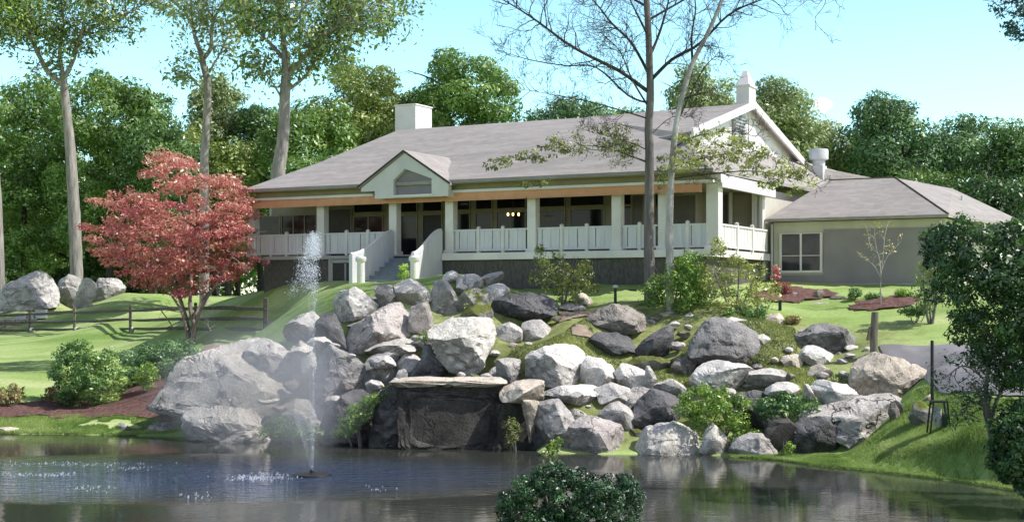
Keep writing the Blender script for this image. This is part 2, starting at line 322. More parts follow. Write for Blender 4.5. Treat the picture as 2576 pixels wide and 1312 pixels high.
cr_ = nt.nodes.new('ShaderNodeMapRange'); cr_.inputs[1].default_value = 1.2; cr_.inputs[2].default_value = 1.75; cr_.inputs[3].default_value = 1; cr_.inputs[4].default_value = 0; nt.links.new(ma_.outputs[0], cr_.inputs[0])
cm_ = nt.nodes.new('ShaderNodeMix'); cm_.data_type = 'RGBA'; nt.links.new(cr_.outputs[0], cm_.inputs[0]); nt.links.new(h2.outputs[0], cm_.inputs[6]); cm_.inputs[7].default_value = (8, 8, 8, 1)
nt.links.new(cm_.outputs[2], bg.inputs[0])
bg.inputs[1].default_value = .15
nt.links.new(bg.outputs[0], out.inputs[0])

# ---------------------------------------------------------------- the rocks of the bank: outline on the survey grid, distance, depth
# (label, material, distance, depth/half-width, outline)
R = [
('huge cracked grey boulder on the left bank, half veiled by fountain mist','rock_crack',47,.9,[(385,1035),(425,985),(470,930),(520,885),(590,855),(650,853),(700,875),(738,905),(748,960),(720,1005),(690,1042),(640,1062),(560,1068),(460,1045)]),
('rounded grey block on the right shoulder of the huge misty boulder','rock_pale',46.2,.7,[(612,935),(625,870),(660,853),(705,875),(745,905),(742,950),(690,968),(630,962)]),
('pale slanting slab across the waist of the huge misty boulder','rock_pale',45.9,.8,[(575,985),(600,968),(640,960),(690,985),(702,1000),(680,1012),(610,1000)]),
('dark chip of rock at the left foot of the huge misty boulder','rock_dark',46.2,.7,[(382,1038),(405,1010),(440,985),(470,1000),(465,1040),(430,1052)]),
('low pale-topped block at the water below the huge misty boulder','rock',46,.8,[(458,1050),(475,1043),(520,1035),(590,1025),(640,1012),(682,1012),(680,1060),(665,1105),(560,1112),(465,1100)]),
('pinkish white boulder lying on the left shore','rock_pink',48.2,.8,[(365,1090),(375,1075),(395,1064),(440,1064),(465,1078),(463,1097),(370,1099)]),
('small white stone standing on edge above a flat shore slab','rock_white',48.4,.5,[(296,1062),(310,1062),(326,1079),(318,1084),(304,1079)]),
('flat grey slab lying at the left waterline under the small upright stone','rock_moss',48.3,.9,[(300,1083),(330,1081),(355,1083),(354,1094),(302,1094)]),
('pale low stone on the waterline at the far left edge','rock_beige',48.6,.8,[(-5,1076),(20,1074),(45,1079),(47,1092),(-5,1093)]),
('long flat stone on the waterline at the left, beside the edge stone','rock_beige',48.5,.8,[(46,1086),(70,1081),(104,1085),(106,1094),(50,1096)]),
('crinkled dark grey boulder right behind the fountain jet','rock_speck',46,.8,[(788,1005),(785,930),(800,890),(830,873),(870,885),(905,895),(914,935),(900,965),(882,982),(862,1012),(820,1052)]),
('tall narrow grey rock behind the jet, left of the crinkled boulder','rock',46.4,.8,[(733,905),(753,860),(792,860),(797,905),(790,960),(768,1024),(738,1010)]),
('smooth blue-grey boulder at the left end of the upper tier','rock',49,.8,[(710,832),(740,800),(780,786),(815,788),(826,820),(812,860),(760,864),(715,858)]),
('dark shaded upright rock between the blue-grey boulder and the pinkish one','rock_dark',48.3,.8,[(784,882),(795,825),(812,790),(845,797),(860,840),(874,880),(830,893)]),
('rounded grey boulder with a white right end on the upper left tier','rock_pale',49.5,.8,[(836,795),(838,755),(862,732),(900,725),(946,727),(948,772),(925,797),(880,808),(850,806)]),
('dark grey block wedged beside the white-ended boulder','rock',49.9,.7,[(943,722),(990,716),(999,750),(992,782),(952,790)]),
('bright rounded boulder on the crest of the rockery, left of centre','rock_white',50,.8,[(993,714),(1030,701),(1067,704),(1084,730),(1090,752),(1060,772),(1020,774),(998,766)]),
('large pinkish brown boulder in the middle of the left rock pile','rock_pink',48.4,.7,[(868,858),(880,825),(930,800),(970,772),(1012,763),(1032,800),(1032,848),(1000,865),(930,888),(878,886)]),
('squarish pink-white block right of the large pinkish boulder','rock_pink',48.7,.8,[(1030,775),(1080,762),(1089,790),(1086,820),(1066,840),(1028,834)]),
('tall rounded dark rock on the crest, centre of the pile','rock',50,.8,[(1083,750),(1088,710),(1110,701),(1132,715),(1157,770),(1152,794),(1110,800),(1088,782)]),
('small rounded stone on the very top of the rockery','rock_pale',50.9,.9,[(1113,702),(1120,685),(1138,680),(1153,689),(1151,706),(1130,715)]),
('rounded grey boulder on top of the rockery between two smaller tops','rock',50.6,.8,[(1148,702),(1165,690),(1195,689),(1214,702),(1215,727),(1180,742),(1153,737)]),
('flat-lying grey boulder at the top right of the rockery crest','rock',50.9,.8,[(1204,707),(1225,690),(1260,683),(1267,699),(1247,714),(1215,724)]),
('moss-green tinted rock below the crest of the rockery','rock_moss',49.7,.7,[(1148,765),(1165,735),(1200,725),(1227,735),(1234,767),(1210,784),(1158,794)]),
('knobbly stone right of the moss-green tinted rock','rock_pale',50.2,.8,[(1211,738),(1230,720),(1263,714),(1282,735),(1262,755),(1225,760)]),
('long dark charcoal boulder with wrinkled face, right of the crest','rock_dark',49,.75,[(1234,788),(1250,750),(1285,738),(1330,737),(1383,739),(1400,760),(1393,792),(1360,806),(1280,806),(1240,803)]),
('wedge-shaped grey stone under the left end of the charcoal boulder','rock',48,.8,[(1232,853),(1245,825),(1285,815),(1315,812),(1316,847),(1290,861),(1250,866)]),
('angular grey block under the right end of the charcoal boulder','rock',48.1,.8,[(1314,817),(1345,804),(1384,807),(1389,840),(1372,865),(1320,864)]),
('big pale wedge boulder standing in the centre of the rockery','rock_white',46.4,.75,[(1078,840),(1090,818),(1115,803),(1150,798),(1220,802),(1244,820),(1236,850),(1215,892),(1200,928),(1175,942),(1135,937),(1105,910),(1088,870)]),
('olive-dark mossy rock between the pale wedge and the charcoal boulder','rock_moss',48.3,.8,[(1152,810),(1165,790),(1213,764),(1236,761),(1239,800),(1200,812)]),
('dark angular rock leaning on the left of the pale wedge boulder','rock_dark',46,.8,[(1026,955),(1060,905),(1065,868),(1095,868),(1112,910),(1124,940),(1060,958)]),
('flat pinkish white slab left of the pale wedge boulder','rock_white',46.8,1.0,[(920,873),(985,863),(1040,850),(1072,864),(1080,892),(1060,902),(1000,893),(925,890)]),
('mottled grey rock under the flat pinkish slab','rock',46.1,.8,[(912,935),(925,895),(960,888),(1000,898),(1007,942),(987,974),(940,977),(913,964)]),
('grey lump tucked under the right end of the flat pinkish slab','rock',46,.8,[(995,917),(1020,890),(1052,888),(1062,912),(1037,944),(1008,950)]),
('small rounded rock above the shoreline fern left of the dark cave','rock',45,.8,[(920,982),(938,962),(956,968),(958,992),(930,998)]),
('small cone-shaped stone at the left end of the cave ledge','rock_pale',44.6,.8,[(991,960),(1000,932),(1012,928),(1024,950),(1022,964)]),
('slanting dark rock face at the left of the cave, blue in the shade','rock_dark',43.9,.6,[(928,1128),(940,1040),(965,982),(1010,962),(1090,966),(1100,1010),(1085,1135),(980,1138)]),
('thick squared block of shade-darkened stone under the ledge slab, facing the pond','rock_shade',44.1,.55,[(1012,962),(1130,959),(1262,961),(1268,1050),(1262,1142),(1130,1144),(1010,1142),(1006,1050)]),
('black rock in the shadow under the square beige stone','rock_shade',43.9,.5,[(1252,1008),(1320,1004),(1334,1030),(1336,1095),(1326,1140),(1252,1142)]),
('square beige stone at the right end of the cave ledge','rock_beige',43.4,.9,[(1258,958),(1300,955),(1368,957),(1367,1008),(1340,1013),(1262,1007)]),
('small square grey block on the ledge above the beige stone','rock',45.5,.9,[(1246,908),(1275,902),(1308,902),(1310,950),(1290,960),(1250,958)]),
('large whitish boulder right of the small square block','rock_pale',45.4,.8,[(1324,905),(1340,888),(1400,871),(1450,867),(1482,884),(1482,930),(1464,968),(1400,974),(1340,970),(1325,945)]),
('whitish boulder with a dark left face, middle row of the rockery','rock_pale',45.2,.8,[(1460,968),(1468,920),(1480,895),(1510,913),(1547,919),(1553,957),(1520,974)]),
('pale rounded boulder with pitted top, third along the middle row','rock_pale',45,.8,[(1548,940),(1570,916),(1610,928),(1652,955),(1645,988),(1600,983),(1558,964)]),
('long low pale ledge stone right of the beige stone','rock_pale',44.4,.8,[(1365,993),(1420,975),(1500,969),(1512,990),(1510,1018),(1450,1016),(1372,1008)]),
('pale block beside the long low ledge stone','rock_pale',44.3,.8,[(1498,980),(1540,963),(1592,980),(1598,1002),(1560,1021),(1512,1015)]),
('tilted grey slab below the pitted boulder','rock',44.3,.8,[(1556,1010),(1600,978),(1660,975),(1665,1010),(1620,1038),(1570,1038)]),
('tall grey block with a pale top edge rising from the water by the beige pillar','rock',43,.7,[(1343,1140),(1346,1015),(1365,1006),(1420,1009),(1452,1045),(1464,1140)]),
('large smooth pinkish grey block at the waterline, centre right','rock_pink',42.5,.7,[(1434,1080),(1468,1050),(1550,1064),(1572,1090),(1570,1145),(1470,1154),(1440,1142)]),
('mid-grey rock above the smooth pinkish block','rock',43.4,.8,[(1506,1045),(1530,1015),(1585,1012),(1604,1050),(1590,1080),(1520,1072)]),
('dark wedge rock in the shade right of the pinkish block','rock_dark',43.5,.8,[(1586,1060),(1610,1005),(1650,983),(1722,1000),(1727,1042),(1680,1066),(1618,1073)]),
('very pale slab capping the dark wedge rock','rock_white',44.2,.8,[(1648,960),(1680,953),(1732,983),(1748,996),(1728,1011),(1690,995),(1653,988)]),
('pointed pale fin of stone standing in the middle row','rock_pale',44.7,.6,[(1622,965),(1625,922),(1634,920),(1656,960),(1654,976),(1630,976)]),
('smooth round white boulder at the waterline','rock_white',42.2,.8,[(1602,1130),(1613,1085),(1658,1064),(1720,1063),(1757,1094),(1760,1135),(1700,1146),(1620,1146)]),
('cone-shaped pale boulder at the waterline right of the round white one','rock_white',41.9,.8,[(1760,1138),(1775,1090),(1795,1069),(1822,1100),(1843,1143),(1800,1153)]),
('grey shore boulder at the right end of the waterline row','rock',41.4,.8,[(1838,1138),(1858,1105),(1890,1090),(1932,1094),(1957,1115),(1960,1143),(1930,1156),(1850,1158)]),
('brown-black boulder with a pale cap on the upper right slope','rock_brown',48,.8,[(1477,808),(1510,780),(1545,764),(1602,767),(1628,785),(1628,828),(1590,838),(1490,837)]),
('dark five-sided boulder with a white right edge','rock_dark',46.8,.7,[(1597,888),(1620,850),(1650,827),(1687,820),(1696,850),(1693,893),(1660,906),(1614,903)]),
('dark layered rock left of the five-sided boulder','rock_dark',46.9,.7,[(1480,865),(1500,837),(1560,837),(1597,845),(1595,883),(1540,894),(1488,889)]),
('greenish grey flat slab below the dark layered rock','rock_moss',45.9,1,[(1580,915),(1610,899),(1680,896),(1708,907),(1680,933),(1628,934)]),
('purplish block below the left of the big speckled boulder','rock_brown',45.4,.8,[(1690,923),(1710,899),(1750,903),(1760,925),(1742,953),(1703,949)]),
('big speckled grey boulder on the right of the rockery','rock_speck',45.5,.8,[(1733,895),(1752,855),(1780,815),(1815,801),(1860,811),(1900,843),(1936,875),(1900,908),(1860,917),(1758,917)]),
('wedge boulder with a dark left face below the speckled boulder','rock_pale',44.1,.8,[(1740,965),(1775,915),(1800,907),(1872,917),(1895,935),(1882,952),(1850,980),(1748,981)]),
('flat overhanging slab right of the dark-faced wedge boulder','rock_pale',44,.9,[(1876,960),(1890,934),(1940,928),(2004,934),(1988,968),(1940,978)]),
('dark-fronted boulder with a rounded pale top on the right slope','rock_speck',46,.8,[(2003,852),(2030,825),(2060,816),(2112,827),(2158,855),(2166,872),(2120,904),(2080,904),(2023,874)]),
('smaller dark-fronted stone below the rounded pale top boulder','rock_pale',45,.8,[(2011,898),(2028,873),(2070,868),(2107,890),(2112,907),(2080,922),(2028,916)]),
('yellowish stone left of the smaller dark-fronted stone','rock_beige',44.8,.8,[(1964,920),(1975,897),(2005,891),(2022,905),(2015,930),(1980,932)]),
('pale yellow angular stone on the grass of the right slope','rock_beige',43.9,.8,[(2030,945),(2045,922),(2065,915),(2092,935),(2090,953),(2050,956)]),
('little white stone beside the huge cream-topped boulder','rock_white',43.8,.8,[(2111,945),(2116,934),(2132,932),(2141,942),(2135,951)]),
('huge boulder with a cream top and brown-grey front at the right end','rock_beige',43,.75,[(2142,990),(2155,930),(2170,900),(2205,893),(2270,913),(2332,938),(2346,965),(2342,1005),(2300,1020),(2240,1012),(2168,1006)]),
('white tilted slab below the huge cream-topped boulder','rock_pale',42.6,.8,[(2040,990),(2060,958),(2122,963),(2168,1011),(2130,1033),(2072,1026)]),
('dark squared block at the foot of the right bank','rock_dark',41.4,.7,[(1997,1138),(2003,1070),(2015,1049),(2100,1049),(2117,1075),(2128,1132),(2060,1142)]),
('big pale boulder crazed with cracks, low on the right bank','rock_crack',41.6,.7,[(2022,1052),(2070,1028),(2150,1003),(2250,996),(2303,1020),(2295,1065),(2242,1097),(2130,1124),(2095,1092)]),
('purple-grey upright stone on top of the crazed boulder','rock_brown',40.5,.8,[(2236,1040),(2242,1014),(2262,1008),(2274,1020),(2268,1052),(2242,1056)]),
('thin slab above the ferns on the right','rock_pale',43.1,1,[(1926,985),(1960,964),(2005,962),(2024,975),(2010,998),(1950,1000)]),
('low pale pinkish stone by the round green tree, top of the rockery','rock_pink',50.3,.8,[(1402,783),(1420,764),(1450,762),(1478,778),(1470,788),(1412,790)]),
('cream egg-shaped stone behind the low pinkish stone','rock_beige',50.8,.8,[(1444,765),(1450,742),(1468,736),(1488,752),(1494,772),(1470,779)]),
('white slab above the big speckled boulder','rock_white',47.2,.8,[(1814,812),(1845,797),(1870,797),(1888,808),(1860,819)]),
('small white stone right of the big speckled boulder','rock_white',45.9,.8,[(1900,862),(1908,845),(1925,840),(1940,852),(1930,866)]),
('flat cream stone on the lawn behind the right rocks','rock_beige',48.2,.7,[(1918,820),(1922,792),(1970,787),(1975,818),(1950,824)]),
('white stone on the grass in front of the white tilted slab','rock_white',42.7,.6,[(2020,1000),(2024,968),(2034,966),(2050,995),(2048,1004)]),
('grey stone beside the black lantern box on the right bank','rock_moss',39.4,.8,[(2290,1050),(2305,1015),(2345,1012),(2368,1040),(2350,1072),(2300,1075)]),
('buff stone leaning at the right end of the huge cream-topped boulder','rock_beige',40.9,.8,[(2326,1015),(2332,995),(2345,990),(2352,1002),(2346,1022)]),
('narrow dark rock under the ferns beside the dark squared block','rock_shade',41.8,.7,[(1920,1120),(1930,1060),(1960,1040),(2002,1050),(2004,1130),(1960,1140)]),
('dark green-grey rock face behind the right ferns','rock_dark',43.2,.6,[(1850,1080),(1870,1000),(1930,985),(2010,1000),(2020,1060),(1960,1100),(1880,1105)]),
('shadowed rock behind the veil plants below the huge misty boulder','rock',46.2,.6,[(670,1110),(690,1030),(740,1005),(790,1010),(820,1050),(815,1112)]),
('dark low rock left of the shoreline fern','rock_dark',45,.7,[(800,1105),(815,1050),(860,1010),(920,985),(945,1010),(940,1115)]),
# low edging stones below the annex
('brown edging stone, leftmost of the row below the annex window','rock_brown',52.6,.8,[(1980,756),(1984,740),(1998,735),(2014,740),(2015,756)]),
('second edging stone of the row below the annex window','rock_pink',52.4,.8,[(2015,757),(2020,745),(2038,743),(2046,750),(2045,759)]),
('square upright edging stone, third below the annex window','rock_brown',52.2,.9,[(2048,758),(2049,732),(2070,730),(2074,742),(2072,760)]),
('low dark edging stone right of the square upright one','rock_dark',52,.8,[(2084,756),(2095,746),(2125,744),(2134,752),(2130,759)]),
('buff flat stone in front of the edging row','rock_pink',51.6,.9,[(1935,765),(1950,760),(1990,761),(2000,767),(1985,771),(1940,770)]),
('pink flat stone at the right end of the edging row','rock_pink',51.5,.9,[(2040,765),(2055,759),(2090,759),(2096,765),(2070,769)]),
('pale little stone at the left foot of the edging row','rock_beige',51.4,.9,[(1908,757),(1914,748),(1928,749),(1932,760),(1920,764)]),
# rocks beyond the split-rail fence
('huge smooth grey boulder beyond the fence at the left edge','rock',86,.6,[(-10,775),(2,725),(40,705),(70,688),(105,684),(128,690),(140,720),(136,770),(60,790)]),
('grey blocky boulder beyond the fence, beside the tall left trunk','rock',88,.7,[(142,770),(146,705),(170,692),(205,700),(214,740),(200,775)]),
('white upright boulder beyond the fence right of the left trunk','rock_white',85,.5,[(184,785),(188,745),(205,705),(240,700),(232,740),(222,770),(232,785)]),
('grey slanted boulder beyond the fence behind the red maple','rock',87,.6,[(232,755),(240,712),(270,700),(305,705),(312,735),(280,758)]),
]
def z_at(py, d): return (HY-py)/F*d
def shifted(d, pts):      # the left pile stands a little farther back than the right one
    a = np.array(pts, float); by = np.sort(a[:, 1])[-3:].mean(); cx = a[:, 0].mean()
    if 44 < d < 48.6 and cx < 1120: return d+1.5*min(1, max(0, (1100-by)/150))*min(1, max(0, (1120-cx)/120))*(1 if d < 47.3 else max(0, (48.6-d)/1.3))
    return d
R = [(l, m, shifted(d, p), t, p) for l, m, d, t, p in R]
# ---------------------------------------------------------------- terrain
ctrl = []
for lab, mat, d, th, pts in R:
    a = np.array(pts, float); by = np.sort(a[:, 1])[-3:].mean(); cx = (a[:, 0].min()+a[:, 0].max())/2
    ctrl.append((cx, by-6, d+.1))
ctrl += [(-60,1060,49.3),(60,1060,49.3),(160,1070,48.9),(250,1060,49),(60,1010,52),(200,1028,51.5),(330,1000,52),(420,1010,50.5),
 (0,930,59),(120,930,58),(400,930,56),(540,870,57),(0,865,70),(300,865,66),(480,862,61),(600,850,58),
 (-60,838,82),(75,836,79),(187,835,74),(328,834,68.5),(492,834,63),(668,838,57),(650,795,59.5),(600,770,62),(690,730,60),(800,712,58),(900,712,55.5),(1000,715,53.5),
 (100,780,110),(300,775,100),(450,770,85),(-300,790,100),(-300,860,72),(-300,1000,52),
 (800,714,61),(800,718,65),(700,726,64),(700,732,68),(620,738,66),(620,748,71),(540,759,70),(560,800,63),(420,790,72),(900,715,59),(400,775,72),(328,792,80),(187,792,88),(75,792,90),(800,740,53),(1100,720,53.5),(1300,740,52.5),(1450,745,52),(1550,760,50.5),(1650,735,51.5),(1500,715,54),(1430,810,48.2),(1400,870,46.8),(1440,840,47.3),
 (1300,900,46.2),(1750,790,48.5),(1850,790,48.3),(1950,785,49.5),(1850,745,51.5),(1950,740,53),(2150,738,53),(2300,742,51.5),(2450,745,51),
 (2000,820,47.5),(1980,860,46),(2100,800,49.3),(2250,800,48.8),(2400,800,48),(2550,800,47),(2210,868,45),(2400,870,44.6),(2560,875,44),(2340,940,41.6),(2450,982,39.6),(2560,990,39),
 (2350,1085,38.3),(2300,1010,41),(2450,1085,36.5),(2560,1085,35.5),(2250,1130,38.5),(2400,1140,36.2),(2520,1160,34.8),(2150,1150,39.6),
 (2650,1230,32.5),(2750,1230,32.5),(2900,1100,34),(2900,1000,39),(2900,850,46)]
C3 = [tuple(P(*c)) for c in ctrl]
C3 += [(-60,120,-1.2),(-30,125,-.4),(0,125,.6),(30,120,.9),(60,120,.8),(-80,90,-2),(-70,60,-3),(60,60,-.2),(60,90,.5),(45,45,-1.6),(10,75,.5),(20,70,.5),(-8,72,.2),(0,95,.6),(25,95,.7),
       (-45,50,-4.0),(30,30,-3.8),(26,24,-4.2),(50,30,-3.4)]
C3 = np.array(C3)
K = np.linalg.norm(C3[:, None, :2]-C3[None, :, :2], axis=2)
def tpsk(r): return r*r*np.log(r+1e-6)
n = len(C3); A = np.zeros((n+3, n+3)); A[:n, :n] = tpsk(K)+np.eye(n)*.12
A[:n, n] = 1; A[:n, n+1:] = C3[:, :2]; A[n:, :n] = A[:n, n:].T
W = np.linalg.solve(A, np.concatenate([C3[:, 2], np.zeros(3)]))
def tps(xy):
    xy = np.asarray(xy, float).reshape(-1, 2); r = np.zeros(len(xy))
    for i in range(0, len(xy), 20000):
        q = xy[i:i+20000]
        r[i:i+20000] = tpsk(np.linalg.norm(q[:, None]-C3[None, :, :2], axis=2))@W[:n]+W[n]+q@W[n+1:]
    return r
def wp(px, py): d = WATER*F/(HY-py); return ((px-CX)/F*d, d)
pond = [wp(*p) for p in [(-900,1088),(-400,1090),(-40,1090),(150,1092),(300,1094),(455,1098),(560,1101),(680,1103),(820,1108),(900,1118),(950,1106),(1100,1104),(1250,1104),(1335,1108),(1352,1138),(1450,1141),(1570,1143),(1700,1139),(1850,1149),(1955,1157),(2060,1172),(2200,1186),(2370,1206),(2480,1222),(2560,1236),(2640,1300)]]
pond += [(9.5,27.2),(3.2,28.0),(1.2,28.7),(-.4,28.3),(-2,26.5),(-30,24),(-48,30)]
pond = np.array(pond)
def ground(xy):
    xy = np.asarray(xy, float).reshape(-1, 2)
    z = np.clip(tps(xy), -5.2, 1.6)
    far = np.clip((np.hypot(xy[:, 0], xy[:, 1]-55)-55)/40, 0, 1); z = z*(1-far)+.2*far
    near = np.clip((30-xy[:, 1])/4, 0, 1); z = z*(1-near)+(-4.3)*near
    d = polydist(xy, pond); ins = inpoly(xy, pond)
    t = np.clip(d/.9, 0, 1); t = t*t*(3-2*t)
    zo = (WATER+.04)*(1-t)+np.maximum(z, WATER+.10)*t
    zi = WATER-.03-np.minimum(1.1, d*.6)
    r = np.where(ins, zi, zo)
    p3 = np.c_[xy, np.zeros(len(xy))]
    return r+np.where(ins, 0, .035*vnoise(p3*1.3, 3)+.02*vnoise(p3*3.1, 4))*np.clip(d, 0, 1)
def gz(x, y): return float(ground([(x, y)])[0])
def grid_obj(name, xs, ys, mat, f, keep=None):
    X, Y = np.meshgrid(xs, ys); xy = np.c_[X.ravel(), Y.ravel()]; z = f(xy)
    nx, ny = len(xs), len(ys)
    i = np.arange(nx*ny).reshape(ny, nx); q = np.stack([i[:-1, :-1], i[:-1, 1:], i[1:, 1:], i[1:, :-1]], -1).reshape(-1, 4)
    if keep is not None: q = q[keep(xy[q].mean(1))]
    used, inv = np.unique(q, return_inverse=True); q = inv.reshape(-1, 4)
    me = bpy.data.meshes.new(name); me.from_pydata(np.c_[xy, z][used].tolist(), [], q.tolist()); me.materials.append(mat)
    me.polygons.foreach_set('use_smooth', [True]*len(me.polygons))
    return link(bpy.data.objects.new(name, me))
xs = np.concatenate([[-2500,-900,-400,-220,-140,-100], np.arange(-75, -24, 1.5), np.arange(-24, 20, .3), np.arange(20, 60, 1.2), [70,100,140,220,400,900,2500]])
ys = np.concatenate([[-300,-60,-10,6,14,18], np.arange(20, 27, 1), np.arange(27, 60, .3), np.arange(60, 130, 1.5), [140,160,200,300,600,1200,3500]])
# lawn material: mown bright turf, rougher and yellower on the rockery slope, mottled
def grassmat(name):
    m, nt, out = newmat(name); L = nt.links.new
    b = N(nt, 'ShaderNodeBsdfPrincipled', Roughness=.95); b.inputs['Specular IOR Level'].default_value = .1; L(b.outputs[0], out.inputs[0])
    tc = N(nt, 'ShaderNodeTexCoord'); co = tc.outputs['Object']
    mp = N(nt, 'ShaderNodeMapping'); mp.inputs['Scale'].default_value = (.25, 1.0, 1); L(co, mp.inputs[0])
    n1 = N(nt, 'ShaderNodeTexNoise', Scale=.5, Detail=6); L(mp.outputs[0], n1.inputs['Vector'])
    r1 = ramp(nt, [(.34, (.24,.37,.10)), (.5, (.37,.50,.18)), (.66, (.52,.60,.29))]); L(n1.outputs[0], r1.inputs[0])
    n2 = N(nt, 'ShaderNodeTexNoise', Scale=9, Detail=10, Roughness=.8); L(co, n2.inputs['Vector'])
    r2 = ramp(nt, [(.32, (.55,.60,.46)), (.62, (1.1,1.08,1.04))]); L(n2.outputs[0], r2.inputs[0])
    mx = N(nt, 'ShaderNodeMix', data_type='RGBA', blend_type='MULTIPLY'); mx.inputs[0].default_value = .8; L(r1.outputs[0], mx.inputs[6]); L(r2.outputs[0], mx.inputs[7])
    # dry turf on the rockery: spherical masks around the mound
    sp = N(nt, 'ShaderNodeVectorMath', operation='SUBTRACT'); L(co, sp.inputs[0]); sp.inputs[1].default_value = (3.0, 46.4, -1.6)
    dv = N(nt, 'ShaderNodeVectorMath', operation='DIVIDE'); L(sp.outputs[0], dv.inputs[0]); dv.inputs[1].default_value = (10.5, 4.4, 7)
    ln = N(nt, 'ShaderNodeVectorMath', operation='LENGTH'); L(dv.outputs[0], ln.inputs[0])
    n3 = N(nt, 'ShaderNodeTexNoise', Scale=1.2, Detail=5); L(co, n3.inputs['Vector'])
    ad = N(nt, 'ShaderNodeMath', operation='MULTIPLY_ADD'); L(n3.outputs[0], ad.inputs[0]); ad.inputs[1].default_value = .7; L(ln.outputs['Value'], ad.inputs[2])
    r3 = ramp(nt, [(.95, (1,1,1)), (1.0, (0,0,0))]); r3.color_ramp.elements[0].position = .80
    sc = N(nt, 'ShaderNodeMath', operation='MULTIPLY'); sc.inputs[1].default_value = .72; L(ad.outputs[0], sc.inputs[0]); L(sc.outputs[0], r3.inputs[0])
    m2 = N(nt, 'ShaderNodeMix', data_type='RGBA'); L(r3.outputs[0], m2.inputs[0]); L(mx.outputs[2], m2.inputs[6])
    n4 = N(nt, 'ShaderNodeTexNoise', Scale=3, Detail=10, Roughness=.75); L(co, n4.inputs['Vector'])
    r4 = ramp(nt, [(.3, (.13,.15,.05)), (.5, (.27,.31,.11)), (.7, (.43,.45,.22))]); L(n4.outputs[0], r4.inputs[0]); L(r4.outputs[0], m2.inputs[7])
    L(m2.outputs[2], b.inputs['Base Color'])
    bp = N(nt, 'ShaderNodeBump', Strength=.3, Distance=.04); L(n2.outputs[0], bp.inputs['Height']); L(bp.outputs[0], b.inputs['Normal'])
    return m
M['grass'] = grassmat('lawn_turf')
tag(grid_obj('ground', xs, ys, M['grass'], ground), kind='structure')
def bed(name, poly, mat, lift, mound=0.0, res=.14):
    poly = np.array(poly)
    x0, y0 = poly.min(0)-.3; x1, y1 = poly.max(0)+.3
    def f(xy):
        d = polydist(xy, poly)
        return ground(xy)+lift+mound*np.clip(d/.8, 0, 1)+.03*vnoise(np.c_[xy, xy[:, :1]*0]*4, 9)
    def keep(c):
        nz = .18*vnoise(np.c_[c, c[:, :1]*0]*2.3, 5)
        return np.where(inpoly(c, poly), 1, -1)*polydist(c, poly)+nz > .05
    return tag(grid_obj(name, np.arange(x0, x1, res), np.arange(y0, y1, res), mat, f, keep), kind='structure')
def gp(px, py, d): p = P(px, py, d); return (p[0], p[1])
bed('mulch_bed', [gp(-80,1040,49.9),(gp(200,1055,49.7)),gp(330,1055,49.6),gp(470,1040,49.0),gp(480,985,51.5),gp(400,975,54.5),gp(200,985,53.5),gp(60,1010,51.8),gp(-80,1010,51.8)], M['mulch'], .05, .05)
bed('mulch_bed', [gp(2140,768,50.3),gp(2200,778,49.9),gp(2310,772,49.8),gp(2320,756,50.8),gp(2250,752,51.4),gp(2150,754,51.3)], M['mulch'], .06, .10)
bed('mulch_bed', [gp(1890,765,51.2),gp(2010,765,51.8),gp(2100,760,52.2),gp(2100,745,53.6),gp(1990,735,54.6),gp(1890,740,53)], M['mulch'], .06, .06)
bed('soil_bed', [gp(1400,800,48.6),gp(1500,805,48.5),gp(1500,785,49.6),gp(1400,782,49.8)], M['soil'], .05, .04)
bed('soil_bed', [gp(1430,842,47.3),gp(1490,843,47.3),gp(1490,832,48),gp(1430,832,48)], M['soil'], .05, .03)
bed('soil_bed', [gp(505,900,56.5),gp(555,905,55),gp(560,860,57.5),gp(515,855,58.5)], M['soil'], .05, .03)
# driveway: a smooth strip
def strip(name, L_, R_, mat, lift, n=40, kind='structure'):
    L_ = np.array(L_); R_ = np.array(R_)
    def res(a):
        s = np.r_[0, np.cumsum(np.linalg.norm(np.diff(a, axis=0), axis=1))]; t = np.linspace(0, s[-1], n)
        return np.c_[np.interp(t, s, a[:, 0]), np.interp(t, s, a[:, 1])]
    a, b = res(L_), res(R_); k = 16
    g = np.stack([a*(1-j/(k-1))+b*(j/(k-1)) for j in range(k)], 1).reshape(-1, 2)
    z = ground(g)+lift
    f = [(i*k+j, i*k+j+1, (i+1)*k+j+1, (i+1)*k+j) for i in range(n-1) for j in range(k-1)]
    me = bpy.data.meshes.new(name); me.from_pydata(np.c_[g, z].tolist(), [], f); me.materials.append(mat)
    me.polygons.foreach_set('use_smooth', [True]*len(f))
    return tag(link(bpy.data.objects.new(name, me)), kind=kind)
strip('driveway', [gp(2212,868,45),gp(2300,868,44.8),gp(2420,870,44.6),gp(2560,873,44.2),gp(2900,880,43.5)], [gp(2215,872,44.8),gp(2335,940,41.4),gp(2460,985,39.3),gp(2600,1010,38.2),gp(2900,1040,37)], M['asphalt'], .05)

